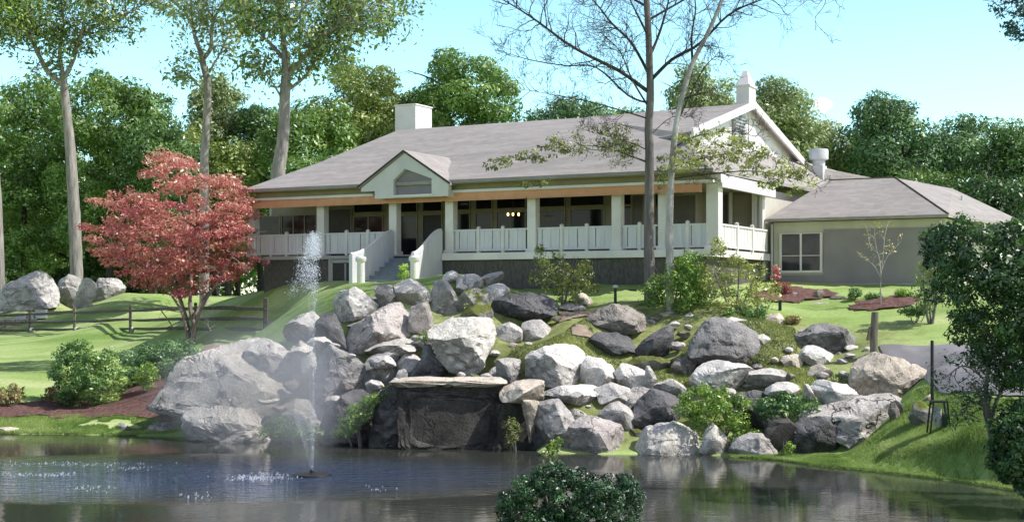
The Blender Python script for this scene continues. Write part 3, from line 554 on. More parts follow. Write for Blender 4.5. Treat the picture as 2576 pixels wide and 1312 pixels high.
# ---------------------------------------------------------------- water
def watermat():
    m, nt, out = newmat('pond_water'); L = nt.links.new
    b = N(nt, 'ShaderNodeBsdfPrincipled', Roughness=.04);  b.inputs['IOR'].default_value = 1.33
    L(b.outputs[0], out.inputs[0])
    tc = N(nt, 'ShaderNodeTexCoord'); co = tc.outputs['Object']
    def noise(scale, st, det=3):
        mp = N(nt, 'ShaderNodeMapping'); mp.inputs['Scale'].default_value = st; L(co, mp.inputs[0])
        n = N(nt, 'ShaderNodeTexNoise', Scale=scale, Detail=det, Roughness=.55); L(mp.outputs[0], n.inputs['Vector']); return n.outputs[0]
    # ripples: rings around the fountain (strong) fading to calm water on the right
    fx, fy = P(785, 1195, 37)[:2]
    sp = N(nt, 'ShaderNodeVectorMath', operation='SUBTRACT'); L(co, sp.inputs[0]); sp.inputs[1].default_value = (fx-3.2, fy, WATER)
    dv = N(nt, 'ShaderNodeVectorMath', operation='DIVIDE'); L(sp.outputs[0], dv.inputs[0]); dv.inputs[1].default_value = (7.5, 3.6, 5)
    ln = N(nt, 'ShaderNodeVectorMath', operation='LENGTH'); L(dv.outputs[0], ln.inputs[0])
    mr = N(nt, 'ShaderNodeMapRange'); mr.inputs[1].default_value = .35; mr.inputs[2].default_value = 1.5; mr.inputs[3].default_value = 1.0; mr.inputs[4].default_value = .02
    L(ln.outputs['Value'], mr.inputs[0])
    rb = ramp(nt, [(.1, (.048,.052,.042)), (.9, (.052,.074,.125))]); L(mr.outputs[0], rb.inputs[0]); L(rb.outputs[0], b.inputs['Base Color'])  # bluer base near the fountain paints in the sky reflection
    a = noise(2.6, (.8, 1.6, 1)); c = noise(7, (.7, 1.6, 1)); e = noise(.7, (.5, 1.5, 1))
    s1 = N(nt, 'ShaderNodeMath', operation='MULTIPLY_ADD'); L(c, s1.inputs[0]); s1.inputs[1].default_value = .4; L(a, s1.inputs[2])
    s2 = N(nt, 'ShaderNodeMath', operation='MULTIPLY_ADD'); L(e, s2.inputs[0]); s2.inputs[1].default_value = .9; L(s1.outputs[0], s2.inputs[2])
    bp = N(nt, 'ShaderNodeBump', Distance=.30); L(s2.outputs[0], bp.inputs['Height'])
    ms = N(nt, 'ShaderNodeMath', operation='MULTIPLY'); L(mr.outputs[0], ms.inputs[0]); ms.inputs[1].default_value = .9
    L(ms.outputs[0], bp.inputs['Strength']); L(bp.outputs[0], b.inputs['Normal'])
    return m
wm = MB(); x0, y0 = pond.min(0)-1; x1, y1 = pond.max(0)+1
wm.add([(x0,y0,WATER),(x1,y0,WATER),(x1,y1,WATER),(x0,y1,WATER)], [(0,1,2,3)])
tag(wm.build('pond_water', watermat()), kind='structure')

# ---------------------------------------------------------------- rocks
def icosphere(sub):
    import bmesh
    bm = bmesh.new(); bmesh.ops.create_icosphere(bm, subdivisions=sub, radius=1)
    v = np.array([x.co for x in bm.verts]); f = [[y.index for y in x.verts] for x in bm.faces]; bm.free(); return v, f
ICO = {k: icosphere(k) for k in (3, 4, 5)}
def rock(label, mat, d, th, pts, seed, cuts=10, boxy=3.6, group=None, sub=4, front=.62):
    a = np.array(pts, float); c = (a.min(0)+a.max(0))/2
    q = np.c_[(a[:, 0]-c[0]), -(a[:, 1]-c[1])]*mpp(d)
    ctr = P(c[0], c[1], d)
    v, f = ICO[sub]; r_ = np.random.default_rng(seed)
    th_ = np.arctan2(v[:, 2], v[:, 0])
    ns = 360; tt = np.linspace(-np.pi, np.pi, ns, endpoint=False); rad = np.zeros(ns)
    for k in range(ns):
        dx, dz = math.cos(tt[k]), math.sin(tt[k]); best = 0
        for i in range(len(q)):
            p0, p1 = q[i-1], q[i]; e = p1-p0; den = dx*e[1]-dz*e[0]
            if abs(den) < 1e-9: continue
            t = (p0[0]*e[1]-p0[1]*e[0])/den; s = (p0[0]*dz-p0[1]*dx)/den
            if t > 0 and -1e-6 <= s <= 1+1e-6: best = max(best, t)
        rad[k] = best or .2
    rad = (np.roll(rad, 2)+np.roll(rad, -2)+2*rad)/4
    Rr = np.interp(th_, np.r_[tt, np.pi], np.r_[rad, rad[0]])
    cphi = np.hypot(v[:, 0], v[:, 2]); D = th*min((q[:, 0].max()-q[:, 0].min())/2, 1.4*(q[:, 1].max()-q[:, 1].min()))
    e = 2/boxy
    p = np.c_[Rr*np.cos(th_)*cphi**e, np.sign(v[:, 1])*D*np.abs(v[:, 1])**e, Rr*np.sin(th_)*cphi**e]
    sz = np.array([np.ptp(p[:, 0]), np.ptp(p[:, 1]), np.ptp(p[:, 2])])/2
    # broad facets: a top that leans toward the pond, a front and left face, then random chips
    planes = [((.22, -.45, .86), .60), ((-.40, -.90, -.16), front), ((.35, -.90, -.02), front+.06)]
    for _ in range(cuts):
        az = r_.uniform(-2.7, -.3); el = r_.uniform(-.35, 1.0)
        planes.append(((math.cos(az)*math.cos(el), math.sin(az)*math.cos(el), math.sin(el)), r_.uniform(.48, .80)))
    for nrm, off in planes:
        nv = np.array(nrm)+r_.normal(0, .16, 3); nv /= sz*np.linalg.norm(nv/sz)*1.0; nv /= np.linalg.norm(nv)
        s = p@nv; ex = np.maximum(0, s-off*s.max()); p = p-ex[:, None]*nv*.93
    for ax in (0, 2):
        tgt = (q[:, 0] if ax == 0 else q[:, 1]); lo_, hi_ = p[:, ax].min(), p[:, ax].max()
        p[:, ax] = (p[:, ax]-lo_)/(hi_-lo_)*(np.ptp(tgt)*1.05)+tgt.min()-np.ptp(tgt)*.025
    L_ = sz.mean()
    nn = v/np.linalg.norm(v, axis=1)[:, None]
    p = p+nn*(L_*.035*fbm(p/L_*1.3+seed, seed, 3)+min(.05, L_*.05)*fbm(p*5+seed, seed+9, 3))[:, None]
    # ridged ledges
    p[:, 2] += .025*L_*np.sign(np.sin(p[:, 2]/L_*7+2*vnoise(p/L_*.9, seed)))*(np.abs(nn[:, 2]) < .6)
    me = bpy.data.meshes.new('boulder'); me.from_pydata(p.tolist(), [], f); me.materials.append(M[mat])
    me.polygons.foreach_set('use_smooth', [True]*len(f)); me.set_sharp_from_angle(angle=math.radians(19))
    o = link(bpy.data.objects.new('boulder', me)); o.location = ctr
    return tag(o, label, 'boulder' if max(sz[0], sz[2]) > .45 else 'stone', group)
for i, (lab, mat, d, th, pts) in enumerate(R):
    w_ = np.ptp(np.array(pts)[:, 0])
    o = rock(lab, mat, d, th, pts, 100+i, sub=5 if w_ > 110 else 4, front=.62 if 'rock_shade' != mat else .93, boxy=3.6 if 'rock_shade' != mat else 9, cuts=10 if 'rock_shade' != mat else 2)
# the ledge over the cave and the beige pillar under the square stone
tag(rock('x', 'rock_beige', 44.0, 1.6, [(988,968),(990,954),(1060,950),(1130,952),(1200,949),(1262,951),(1268,966),(1200,968),(1100,966),(1030,970)], 776, cuts=0, sub=5, boxy=7, front=.97), 'long thin cream ledge slab roofing the black cave over the pond', 'stone slab').name = 'ledge_slab'
tag(rock('x', 'rock_beige', 43.2, .9, [(1314,1008),(1356,1008),(1353,1040),(1345,1075),(1339,1112),(1331,1112),(1327,1075),(1318,1040)], 777, cuts=2), 'tapering beige pillar of stone hanging under the square beige stone', 'boulder').name = 'stone_pillar'
tag(rock('x', 'rock_dark', 43.3, .8, [(1310,1142),(1322,1105),(1345,1080),(1372,1085),(1375,1142)], 778, cuts=4), 'small dark rock under the tapering beige pillar at the waterline', 'boulder')
# angular filler blocks packed between and behind the named boulders
rf = np.random.default_rng(77); k = 0
fill = [(690,870,47.4),(760,870,47.2),(850,880,47.2),(900,812,49),(960,745,50.2),(1070,795,49.3),(1100,815,48.8),(1140,800,49.2),(1060,730,50.6),(1180,750,50.3),(1235,745,50.2),(1255,810,48.6),(1070,850,47.6),(1020,870,47),(960,905,46.6),(1080,945,45.6),(1180,955,45.2),(1240,945,45.6),
 (1320,930,46),(1420,900,46.2),(1500,900,46),(1560,905,45.9),(1605,935,45.3),(1660,950,45),(1690,950,44.9),(1720,970,44.6),(1480,960,45),(1540,965,44.9),(1400,1000,44.2),(1450,1035,43.7),(1500,1050,43.2),(1540,1035,43.6),(1600,1080,42.9),(1660,1050,43.2),(1710,1060,43),(1340,1060,43.6),(1400,1060,43.3),
 (1470,845,47.6),(1560,845,47.6),(1650,860,47.1),(1700,860,46.9),(1720,890,46.4),(1625,800,48.4),(1660,830,47.7),(1700,930,45.4),(1760,925,45.2),(1850,920,45),(1900,930,44.7),(1960,950,44.2),(2010,945,44.2),(2040,975,43.4),(2130,985,43.2),(2170,1010,42.6),(2230,1000,42.7),(1950,980,43.6),(2000,1010,43),(2090,1040,42.3),(2160,1030,42.3),(1990,870,46),(2060,905,45),(2120,890,45.3),(2160,890,45),(2190,905,44.2),(1890,960,44),(1830,970,44.2),(1780,1000,43.6),(1240,880,46.8),(1260,930,45.8),(2270,1030,42),(2300,1000,42.2),(840,1000,46),(870,960,46.2),(730,960,46.6),(700,1020,46),(940,960,45.6),(1000,960,45.3),(800,860,47.8),(640,1060,46.2),(1440,980,44.6),(1590,1000,44.4)]
for px, py, d in fill:
    if px > 1300 and rf.random() < .35: continue
    r0 = rf.uniform(17, 34); h0 = r0*rf.uniform(.38, .68); m_ = 6; ph = rf.uniform(0, 6.28)
    pl = [(px+r0*math.cos(a+ph)*rf.uniform(.8, 1.2), py+8-h0*math.sin(a+ph)*rf.uniform(.8, 1.2)) for a in np.linspace(0, 2*math.pi, m_+1)[:-1]]
    rock('middling angular filler block wedged among the bigger boulders of the rockery', rf.choice(['rock','rock_pale','rock_pale','rock','rock_pink','rock_moss','rock_brown','rock_white']), d+.25, 1.0, pl, 1200+k, cuts=7, sub=4, boxy=4.5, group='filler blocks of the rockery').name = 'filler_stone'; k += 1
# loose rubble between the boulders
spots = [(1290,868,47),(1330,868,47.4),(1400,800,48.6),(1160,945,44.9),(1190,948,44.7),(1225,948,44.6),(1450,1000,43.9),(1480,1022,43.8),(1545,1030,43.8),(1620,945,45.2),(1705,870,46.6),(1722,840,47.2),(1650,800,48.6),(1670,795,48.9),(1690,790,49),(1715,790,49),(1740,800,48.5),(1700,815,47.8),(1730,822,47.6),(1760,795,48.7),
 (1950,905,44.9),(1985,880,45.5),(2120,910,44.6),(2140,895,44.9),(2185,880,45),(2200,890,44.4),(2070,945,43.6),(1990,945,43.7),(2100,960,43.3),(1905,920,44.8),(1840,985,43.6),(960,800,49),(1000,800,49),(1045,850,47.8),(860,900,46.8),(885,895,46.8),(840,870,47.6),(1100,965,44),(1395,895,46),(1380,905,45.8),(2020,835,46.6),(2145,875,45.6),(1880,860,46),(1960,845,46.6)]
for i, (px, py, d) in enumerate(spots):
    r_ = random.uniform(9, 20); h = r_*random.uniform(.5, .8)
    pl = [(px+r_*math.cos(a)*random.uniform(.8, 1.1), py-h*math.sin(a)*random.uniform(.8, 1.1)) for a in np.linspace(0, 2*math.pi, 9)[:-1]]
    rock('small loose stone of the rubble between the boulders', random.choice(['rock','rock_pale','rock_pale','rock_moss','rock_beige','rock_pink']), d, .9, pl, 900+i, cuts=4, sub=3, group='loose stones between the boulders').name = 'loose_stone'
# ---------------------------------------------------------------- clubhouse: local axes u (along the front), v (back), z
CU = np.array([.882, -.472]); CV = np.array([.472, .882]); CU /= np.linalg.norm(CU); CV /= np.linalg.norm(CV)
O0 = np.array([7.15, 52.0]); BZ = .35
RZ = math.atan2(CU[1], CU[0])
def uat(px, v): k = (px-CX)/F; return (k*(O0[1]+CV[1]*v)-O0[0]-CV[0]*v)/(CU[0]-CU[1]*k)
def dep(u, v): return O0[1]+CU[1]*u+CV[1]*v
def zat(py, u, v): return (HY-py)/F*dep(u, v)
club = empty('clubhouse', (O0[0], O0[1], BZ), RZ)
tag(club, 'long white clubhouse with a hipped shingle roof, columned porch and entry gable', 'building')
def cb(mb, name, mat, parent=None, bevel=0, off=(0,0,BZ), smooth=False): return mb.build(name, M[mat], parent or club, off, bevel=bevel, smooth=smooth)
def slab(mb, pts, t=.14):
    """a roof plane: polygon with thickness straight down"""
    p = np.array(pts, float); k = len(p); q = p-np.array([0, 0, t])
    mb.add(np.r_[p, q], [tuple(range(k)), tuple(range(k, 2*k))[::-1]]+[(i, i+k, (i+1) % k+k, (i+1) % k) for i in range(k)])
DZ = 1.80; EV = 4.74; RG = 8.25
UL = uat(612, -.7); UR = .55
RL = uat(1003, 9); RR_ = -1.6
# roof planes
roof = MB()
m1 = (UL+.45*(RL-UL), -.7+.45*9.7, EV+.45*(RG-EV)-.10)
slab(roof, [(UL,-.7,EV),(UR,-.7,EV),(RR_,2.0,6.10),(RR_,9,RG),(RL,9,RG),m1])
slab(roof, [(RL,9,RG),(RR_,9,RG),(RR_,16.5,6.2),(UR+2.4,19.6,EV+.2),(UL,19.6,EV)])
slab(roof, [(UL,-.7,EV),m1,(RL,9,RG),(UL,19.6,EV)])
slab(roof, [(UR,-.7,EV),(UR,17.0,EV+.15),(RR_,16.2,6.65),(RR_,2.0,6.10)])
slab(roof, [(UR,17.0,EV+.15),(UR+2.6,19.6,EV+.7),(UR-1,19.6,6.3),(RR_,16.2,6.65)])
# low cap over the gablet at the right end of the ridge
slab(roof, [(-1.15,9,8.40),(-9.0,9,8.262),(-4.2,3.6,6.36),(-1.15,1.7,6.42)], .12)
slab(roof, [(-1.15,9,8.40),(-1.15,16.3,6.60),(-4.0,15.2,6.9),(-9.0,9,8.262)], .12)
ro = cb(roof, 'roof', 'roof')
g = MB(); g.add([(-1.5,2.2,6.0),(-1.5,15.9,6.3),(-1.5,15.6,6.72),(-1.5,9,8.27),(-1.5,2.4,6.58)], [(0,1,2,3,4)])
gw = cb(g, 'gable_wall', 'white', ro)
g = MB()
for a, b in (((-1.12,9,8.30),(-1.12,1.6,6.36)), ((-1.12,9,8.30),(-1.12,16.4,6.46))): g.bar(a, b, .10, .30)
cb(g, 'rake_board', 'white', ro)
g = MB(); g.box(-1.47,-1.40,7.2,8.7,6.55,7.85)
for k in range(9): g.box(-1.40,-1.34,7.25,8.65,6.6+k*.14,6.66+k*.14)
cb(g, 'gable_vent', 'greymetal', ro)
# chimneys and rooftop fan
def on_roof(px, v): return uat(px, v)
u0, u1 = uat(998, 12), uat(1062, 12)
zt = zat(268, (u0+u1)/2, 12)
g = MB(); g.box(u0+.15,u1-.15,11.6,13.2,6.3,zt); g.box(u0+.10,u1-.10,11.55,13.25,zt,zt+.07)
cb(g, 'chimney', 'white', ro, .02)
u0, u1 = uat(1853, 9.6), uat(1893, 9.6); zt = zat(222, u0, 9.6)
g = MB(); g.box(u0+.08,u1-.05,9.3,10.2,6.8,zt); g.box(u0+.02,u1+.01,9.24,10.26,zt,zt+.10)
g.add([(u0+.1,9.3,zt+.10),(u1-.06,9.3,zt+.10),(u1-.06,10.2,zt+.10),(u0+.1,10.2,zt+.10),((u0+u1)/2-.1,9.7,zt+.75),((u0+u1)/2+.1,9.7,zt+.75)],[(0,1,5,4),(1,2,5),(2,3,4,5),(3,0,4)])
cb(g, 'chimney', 'white', ro, .015)
uf = uat(2060, 17); zf = zat(418, uf, 17); pf = mpp(dep(uf, 17))
g = MB(); r0 = 24*pf
g.box(uf-r0*.5,uf+r0*.6,16.7,17.4,zf-1.2,zf+.02); g.lathe([(r0*.62,0),(r0*.66,.18),(r0*.6,.25),(r0*.98,.32),(r0*1.0,.72),(r0*.95,.80),(r0*.3,.84)], (uf,17,zf), 18)
cb(g, 'exhaust_fan', 'whitemetal', ro, smooth=True)
# eave build-up: sloping olive soffit board, white bead, orange canvas valances
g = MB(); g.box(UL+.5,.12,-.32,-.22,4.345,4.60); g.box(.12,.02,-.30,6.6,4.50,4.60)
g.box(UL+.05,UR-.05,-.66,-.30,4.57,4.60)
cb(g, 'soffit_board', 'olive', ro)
g = MB(); g.box(UL-.04,UR+.03,-.76,-.69,4.60,4.735); cb(g, 'gutter', 'roof', ro)
cols = [632, 806, 988, 1130, 1337, 1550, 1664]
cu = [uat(p, .05) for p in cols]+[uat(1792, .05)]
g = MB(); g.box(cu[0]-.35,uat(945,-.25),-.46,-.325,4.24,4.345); g.box(uat(1127,-.25),cu[-1]+.22,-.46,-.325,4.24,4.345); cb(g, 'beam_bead', 'white')
for k in range(7):
    a, b = cu[k]-.05, cu[k+1]+.05
    if k == 6: b = cu[7]-.25
    g = MB(); nn = 14; v = []
    for i in range(nn+1):
        u = a+(b-a)*i/nn; s = .03*math.sin(i*1.3+k)
        v += [(u,-.34,4.24),(u,-.34-.06+s*.4,3.93+.02*math.sin(i*.9+k))]
    g.add(v, [(2*i,2*i+2,2*i+3,2*i+1) for i in range(nn)])
    g.bar((a,-.405,3.925),(b,-.405,3.925),.035,.035)
    cb(g, 'canvas_valance', 'awning')
# porch ceiling, deck, walls
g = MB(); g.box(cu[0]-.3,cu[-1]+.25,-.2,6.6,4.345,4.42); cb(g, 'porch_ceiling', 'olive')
sa, sb = uat(925, -.2), uat(1112, -.2)
g = MB(); g.box(UL+.5,.22,-.12,6.6,DZ-.06,DZ); cb(g, 'deck', 'grey_base')
g = MB(); g.box(sb,.36,-.26,-.13,DZ-.26,DZ+.02); g.box(.22,.36,-.13,6.6,DZ-.26,DZ+.02); cb(g, 'deck_edge', 'white', bevel=.01)
g = MB(); g.box(UL+.5,sa,-.20,-.13,DZ-.13,DZ+.005); cb(g, 'deck_edge', 'grey_base')
g = MB(); g.box(UL+.6,.05,0,.25,-1.0,DZ-.07); g.box(-.25,.05,.25,6.5,-1.0,DZ-.07); g.box(UL-1.7,UL+.598,2.9,3.1,-1.5,DZ-.05); g.box(UL-1.7,UL-1.55,3.1,19,-1.5,DZ-.05); cb(g, 'dark_base_wall', 'dark_base')
g = MB()
for k in range(60):
    u = sb+.3+k*(0-sb-.3)/60
    g.box(u,u+.19,-.03-.008*(k%3),-.003,.2,DZ-.28)
cb(g, 'board_skirt', 'dark_base')
# grey lower wall with the dark cellar door at the left of the steps
a, b = uat(826, -.12), uat(928, -.12)
g = MB(); g.box(a,b,-.12,-.004,.3,DZ-.14); cb(g, 'lower_wall', 'grey_base')
a, b = uat(838, -.16), uat(902, -.16)
g = MB(); g.box(a,b,-.18,-.123,.3,1.50); dr = cb(g, 'cellar_door', 'black')
g = MB(); g.box(a-.10,a,-.20,-.123,.3,1.60); g.box(b,b+.10,-.20,-.123,.3,1.60); g.box(a-.10,b+.10,-.20,-.123,1.50+.003,1.60); g.box((a+b)/2-.04,(a+b)/2+.04,-.195,-.183,.35,1.47); cb(g, 'frame', 'grey_base', dr)
# porch back wall with openings
VW = 3.2
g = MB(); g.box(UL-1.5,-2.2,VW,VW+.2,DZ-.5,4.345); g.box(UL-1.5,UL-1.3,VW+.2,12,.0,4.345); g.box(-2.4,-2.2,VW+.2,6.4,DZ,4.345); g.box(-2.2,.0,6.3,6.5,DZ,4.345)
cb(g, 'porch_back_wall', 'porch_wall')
g = MB(); g.box(UL-1.2,.12,6.502,18.6,.2,EV-.25); cb(g, 'main_wall', 'cream')
def opening(x0, x1, y0, y1, v=VW, mat='glassdark', name='window', frame='porch_wall', mull=0, toz=None):
    ua, ub = uat(x0, v), uat(x1, v); um = (ua+ub)/2
    zt, zb = zat(y0, um, v), (toz if toz is not None else zat(y1, um, v))
    f = .045
    g = MB(); g.box(ua-f,ua,v-.07,v-.003,zb-f,zt+f); g.box(ub,ub+f,v-.07,v-.003,zb-f,zt+f); g.box(ua,ub,v-.068,v-.003,zt,zt+f); g.box(ua,ub,v-.068,v-.003,zb-f,zb)
    for k in range(mull):
        u = ua+(ub-ua)*(k+1)/(mull+1); g.box(u-.025,u+.025,v-.055,v-.003,zb,zt)
    o = cb(g, name, frame)
    g = MB(); g.box(ua,ub,v-.03,v-.005,zb,zt); cb(g, 'pane' if 'window' in name else 'leaf', mat, o)
    return o
opening(652,704,545,595); opening(711,796,542,595,mull=2)
opening(820,884,527,0,mat='brown_door',name='door',toz=DZ+.01)
for x0, x1 in ((893,963),(1001,1049)): opening(x0,x1,508,533); 
opening(893,963,545,600,mull=1); opening(1001,1049,543,0,toz=DZ+.01,name='door',mat='glassdark')
opening(1066,1112,508,530); opening(1066,1112,541,0,toz=DZ+.01,name='door',mat='black')
for x0, x1, ml in ((1148,1182,0),(1199,1238,0),(1252,1322,1),(1349,1421,0),(1437,1520,0)):
    yt = 500-(x0-1148)*.038; opening(x0,x1,yt,yt+27); opening(x0,x1,yt+38,600,mull=ml)
opening(1564,1588,483,514); opening(1564,1588,519,575); opening(1592,1618,492,575,mat='dark_panel')
opening(1650,1672,490,575); opening(1694,1750,492,580,mat='dark_panel',name='screen_door')
opening(1800,1832,490,590,v=6.3,mat='dark_panel'); opening(1846,1892,490,590,v=6.3,mat='porch_wall')
g = MB()
for px in (1838, 1896, 1908): u = uat(px, 6.05); g.box(u-.06,u+.06,6.0,6.1,DZ,4.34)
cb(g, 'screen_post', 'white')
# columns
for k, u in enumerate(cu):
    w2 = .19 if k < 7 else .24
    if k == 6: w2 = .14
    g = MB(); g.box(u-w2,u+w2,.03,.03+2*w2,DZ,4.24); c = cb(g, 'column', 'white', bevel=.02)
    g = MB(); g.box(u-w2-.05,u+w2+.05,-.02,.08+2*w2,DZ+.003,DZ+.16); cb(g, 'column_base', 'white', c)
g = MB(); g.box(-.15,.23,6.0,6.38,DZ,4.5); cb(g, 'column', 'white', bevel=.02)
g = MB(); g.box(cu[-1]+.24,cu[-1]+.40,.03,6.4,4.10,4.56); g.box(cu[-1]-.26,cu[-1]+.40,-.14,.03,4.25,4.56); cb(g, 'side_beam', 'white')
# railings: cap, bottom rail, vertical boards, newels
RT = 2.78
def railing(p0, p1, boards=True, posts=2, mat='panel'):
    p0 = np.array(p0, float); p1 = np.array(p1, float); L_ = np.linalg.norm(p1-p0); t = (p1-p0)/L_; nrm = np.array([-t[1], t[0]])
    def at(s, z, o=0): q = p0+t*s+nrm*o; return (q[0], q[1], z)
    g = MB(); g.bar(at(0,RT-.03),at(L_,RT-.03),.09,.07); g.bar(at(0,DZ+.14),at(L_,DZ+.14),.07,.08)
    o = cb(g, 'railing', mat)
    g = MB(); s = .03; i = 0; r_ = np.random.default_rng(int(abs(p0[0])*100))
    while s < L_-.1:
        wd = .17+.02*r_.random(); zz = .012*(i % 2)
        g.bar(at(s+wd/2,DZ+.18,zz),at(s+wd/2,RT-.065,zz),.022+.0,wd, (t[0],t[1],0)); s += wd+(.006 if i % 4 else .03); i += 1
    cb(g, 'infill_boards', mat, o)
    for k in range(posts):
        s = L_*(k+1)/(posts+1); g = MB(); q = p0+t*s
        g.box(q[0]-.06,q[0]+.06,q[1]-.07,q[1]+.05,DZ+.02,RT+.08); g.add([(q[0]-.08,q[1]-.09,RT+.08),(q[0]+.08,q[1]-.09,RT+.08),(q[0]+.08,q[1]+.07,RT+.08),(q[0]-.08,q[1]+.07,RT+.08),(q[0],q[1]-.01,RT+.14)],[(0,1,4),(1,2,4),(2,3,4),(3,0,4),(0,3,2,1)])
        cb(g, 'newel', 'white', o)
VRL = .16
for k, nps in ((0,1),(1,2),(3,2),(4,2),(5,1),(6,1)):
    railing((cu[k]+.2,VRL),(cu[k+1]-.2,VRL),posts=nps)
ur = cu[-1]+.0
railing((ur+.12,.6),(ur+.12,6.1),posts=2,mat='white')
# steps with curved cheek walls and newels
g = MB(); ns = 8; su0, su1 = uat(950, 0), uat(1100, 0)
for k in range(ns):
    z = DZ-(k+1)*(DZ-.35)/ns
    g.box(su0,su1,-.14-.31*(k+1),-.14-.31*k,.0,z-.003); g.box(su0-.0,su1,-.17-.31*(k+1),-.14-.31*k,z-.003,z+.03)
cb(g, 'steps', 'stair')
def cheek(ua, ub, length, drop, z0):
    """curved wall: from (ua,0) sweeping out to (ub,-length), its top easing down"""
    g = MB(); k = 14; v = []
    for i in range(k+1):
        t = i/k; s = t*t*(3-2*t); u = ua+(ub-ua)*t*t; y = -.1-length*t; z = z0-drop*s
        for du, zz in ((-.08,.1),(.08,.1),(.08,z),(-.08,z)): v.append((u+du,y,zz))
    f = [(4*i+j,4*i+(j+1)%4,4*i+4+(j+1)%4,4*i+4+j) for i in range(k) for j in range(4)]+[(3,2,1,0),(4*k,4*k+1,4*k+2,4*k+3)]
    g.add(v, f); o = cb(g, 'stair_cheek', 'panel')
    g = MB(); g.tube([(ua+(ub-ua)*(i/k)**2,-.1-length*i/k,z0-drop*((i/k)**2*(3-2*i/k))+.02) for i in range(k+1)], .06, 8); cb(g, 'handrail', 'white', o)
    return o
cheek(uat(990,0),uat(990,0)-.35,2.5,1.0,RT-.02)
ck = cheek(uat(1112,0),uat(1112,0)+.1,2.3,1.0,RT-.02)
for un, vn in ((uat(1042,-2.45),-2.45),(uat(908,-2.7),-2.7)):
    g = MB(); g.lathe([(.20,.2),(.20,.3),(.16,.34),(.155,1.42),(.21,1.48),(.22,1.60),(.17,1.66),(.05,1.68)], (un,vn,0), 20); cb(g, 'newel_pillar', 'white', smooth=True)
# lit pendant lamps under the porch roof
lampm, nt_, out_ = newmat('lit_lamp_glass'); e_ = N(nt_, 'ShaderNodeEmission', Strength=3.0); e_.inputs[0].default_value = (1, .72, .30, 1); nt_.links.new(e_.outputs[0], out_.inputs[0]); M['lamp'] = lampm
for px, py, n_ in ((1598,470,5),(1291,540,3)):
    u = uat(px, 1.6); z = zat(py, u, 1.6)
    g = MB(); g.tube([(u,1.6,4.34),(u,1.6,z+.12)], .012, 6); g.bar((u-.28,1.6,z+.1),(u+.28,1.6,z+.1),.03,.03); lo = cb(g, 'pendant_lamp', 'black')
    for k in range(n_):
        g = MB(); uu = u+.25*math.cos(k*2*math.pi/n_); vv = 1.6+.25*math.sin(k*2*math.pi/n_)
        g.lathe([(.02,.08),(.045,.05),(.05,0),(.035,-.05),(.01,-.06)], (uu,vv,z+.03*(k % 2)), 8); cb(g, 'lamp_glass', 'lamp', lo)
# porch furniture seen through the gap by the steps: a white table and a chair back
# entry gable
ga, gb, gm = uat(905,-.8), uat(1136,-.8), uat(1020,-.8)
zE = (zat(470,ga,-.8)+zat(460,gb,-.8))/2; zA = zat(378,gm,-.8)
vM = (zA-EV)/((RG-EV)/9.7)-.7; 
eg = MB()
slab(eg, [(ga,-.95,zE),(gm,-.95,zA),(gm,vM,zA),(ga,-.2,zE)], .09); slab(eg, [(gm,-.95,zA),(gb,-.95,zE),(gb,-.2,zE),(gm,vM,zA)], .09)
er = cb(eg, 'entry_gable', 'roof')
wl, wr = uat(943,-.85), uat(1098,-.85)
zb = zat(497, gm, -.85)
pl, pr = uat(990,-.85), uat(1086,-.85); pz = zat(490,gm,-.85); ps = zat(452,gm,-.85); pa = zat(424,gm,-.85)
o_ = [(ga+.1,zE-.06),(gm,zA-.11),(gb-.1,zE-.06),(gb-.1,zE-.25),(wr+.55,zE-.25),(wr+.55,zb),(wl,zb),(wl,zE-.20),(ga+.1,zE-.20)]
i_ = [(pl,ps),(gm,pa),(pr,ps),(pr,pz),(pl,pz)]
def face(uvs, v): return [(u, v, z) for u, z in uvs]
g = MB(); V0, V1 = -.86, -.62
pts = face(o_, V0)+face(i_, V0)+face(o_, V1)+face(i_, V1)
no, ni = len(o_), len(i_)
g.add(pts, [(8,0,1,no+1,no+0),(1,2,3,4,no+2,no+1),(4,5,no+3,no+2),(5,6,no+4,no+3),(6,7,8,no,no+4)]
      +[(i,(i+1)%no,(i+1)%no+no+ni,i+no+ni) for i in range(no)]+[(no+i,no+(i+1)%ni,no+ni+no+(i+1)%ni,no+ni+no+i) for i in range(ni)])
cb(g, 'gable_frame', 'gable', er)
g = MB(); g.add(face([(pl-.02,pz-.02),(pr+.02,pz-.02),(pr+.02,ps),(gm,pa+.02),(pl-.02,ps)], -.645), [(0,1,2,3,4)]); cb(g, 'gable_panel', 'grey_wall', er)
g = MB(); g.box(pl-.05,pr+.05,-.93,-.863,pz-.08,pz); cb(g, 'sill', 'white', er)
g = MB()
g.bar((ga-.03,-.965,zE-.03),(gm,-.965,zA-.03),.02,.07); g.bar((gb+.03,-.965,zE-.03),(gm,-.965,zA-.035),.02,.07); cb(g, 'drip_edge', 'black', er)
for u in (wl+.03, wr+.35):
    g = MB(); g.box(u,u+.18,-.60,-.36,zb-.02,zE-.3); cb(g, 'gable_bracket', 'gable', er)

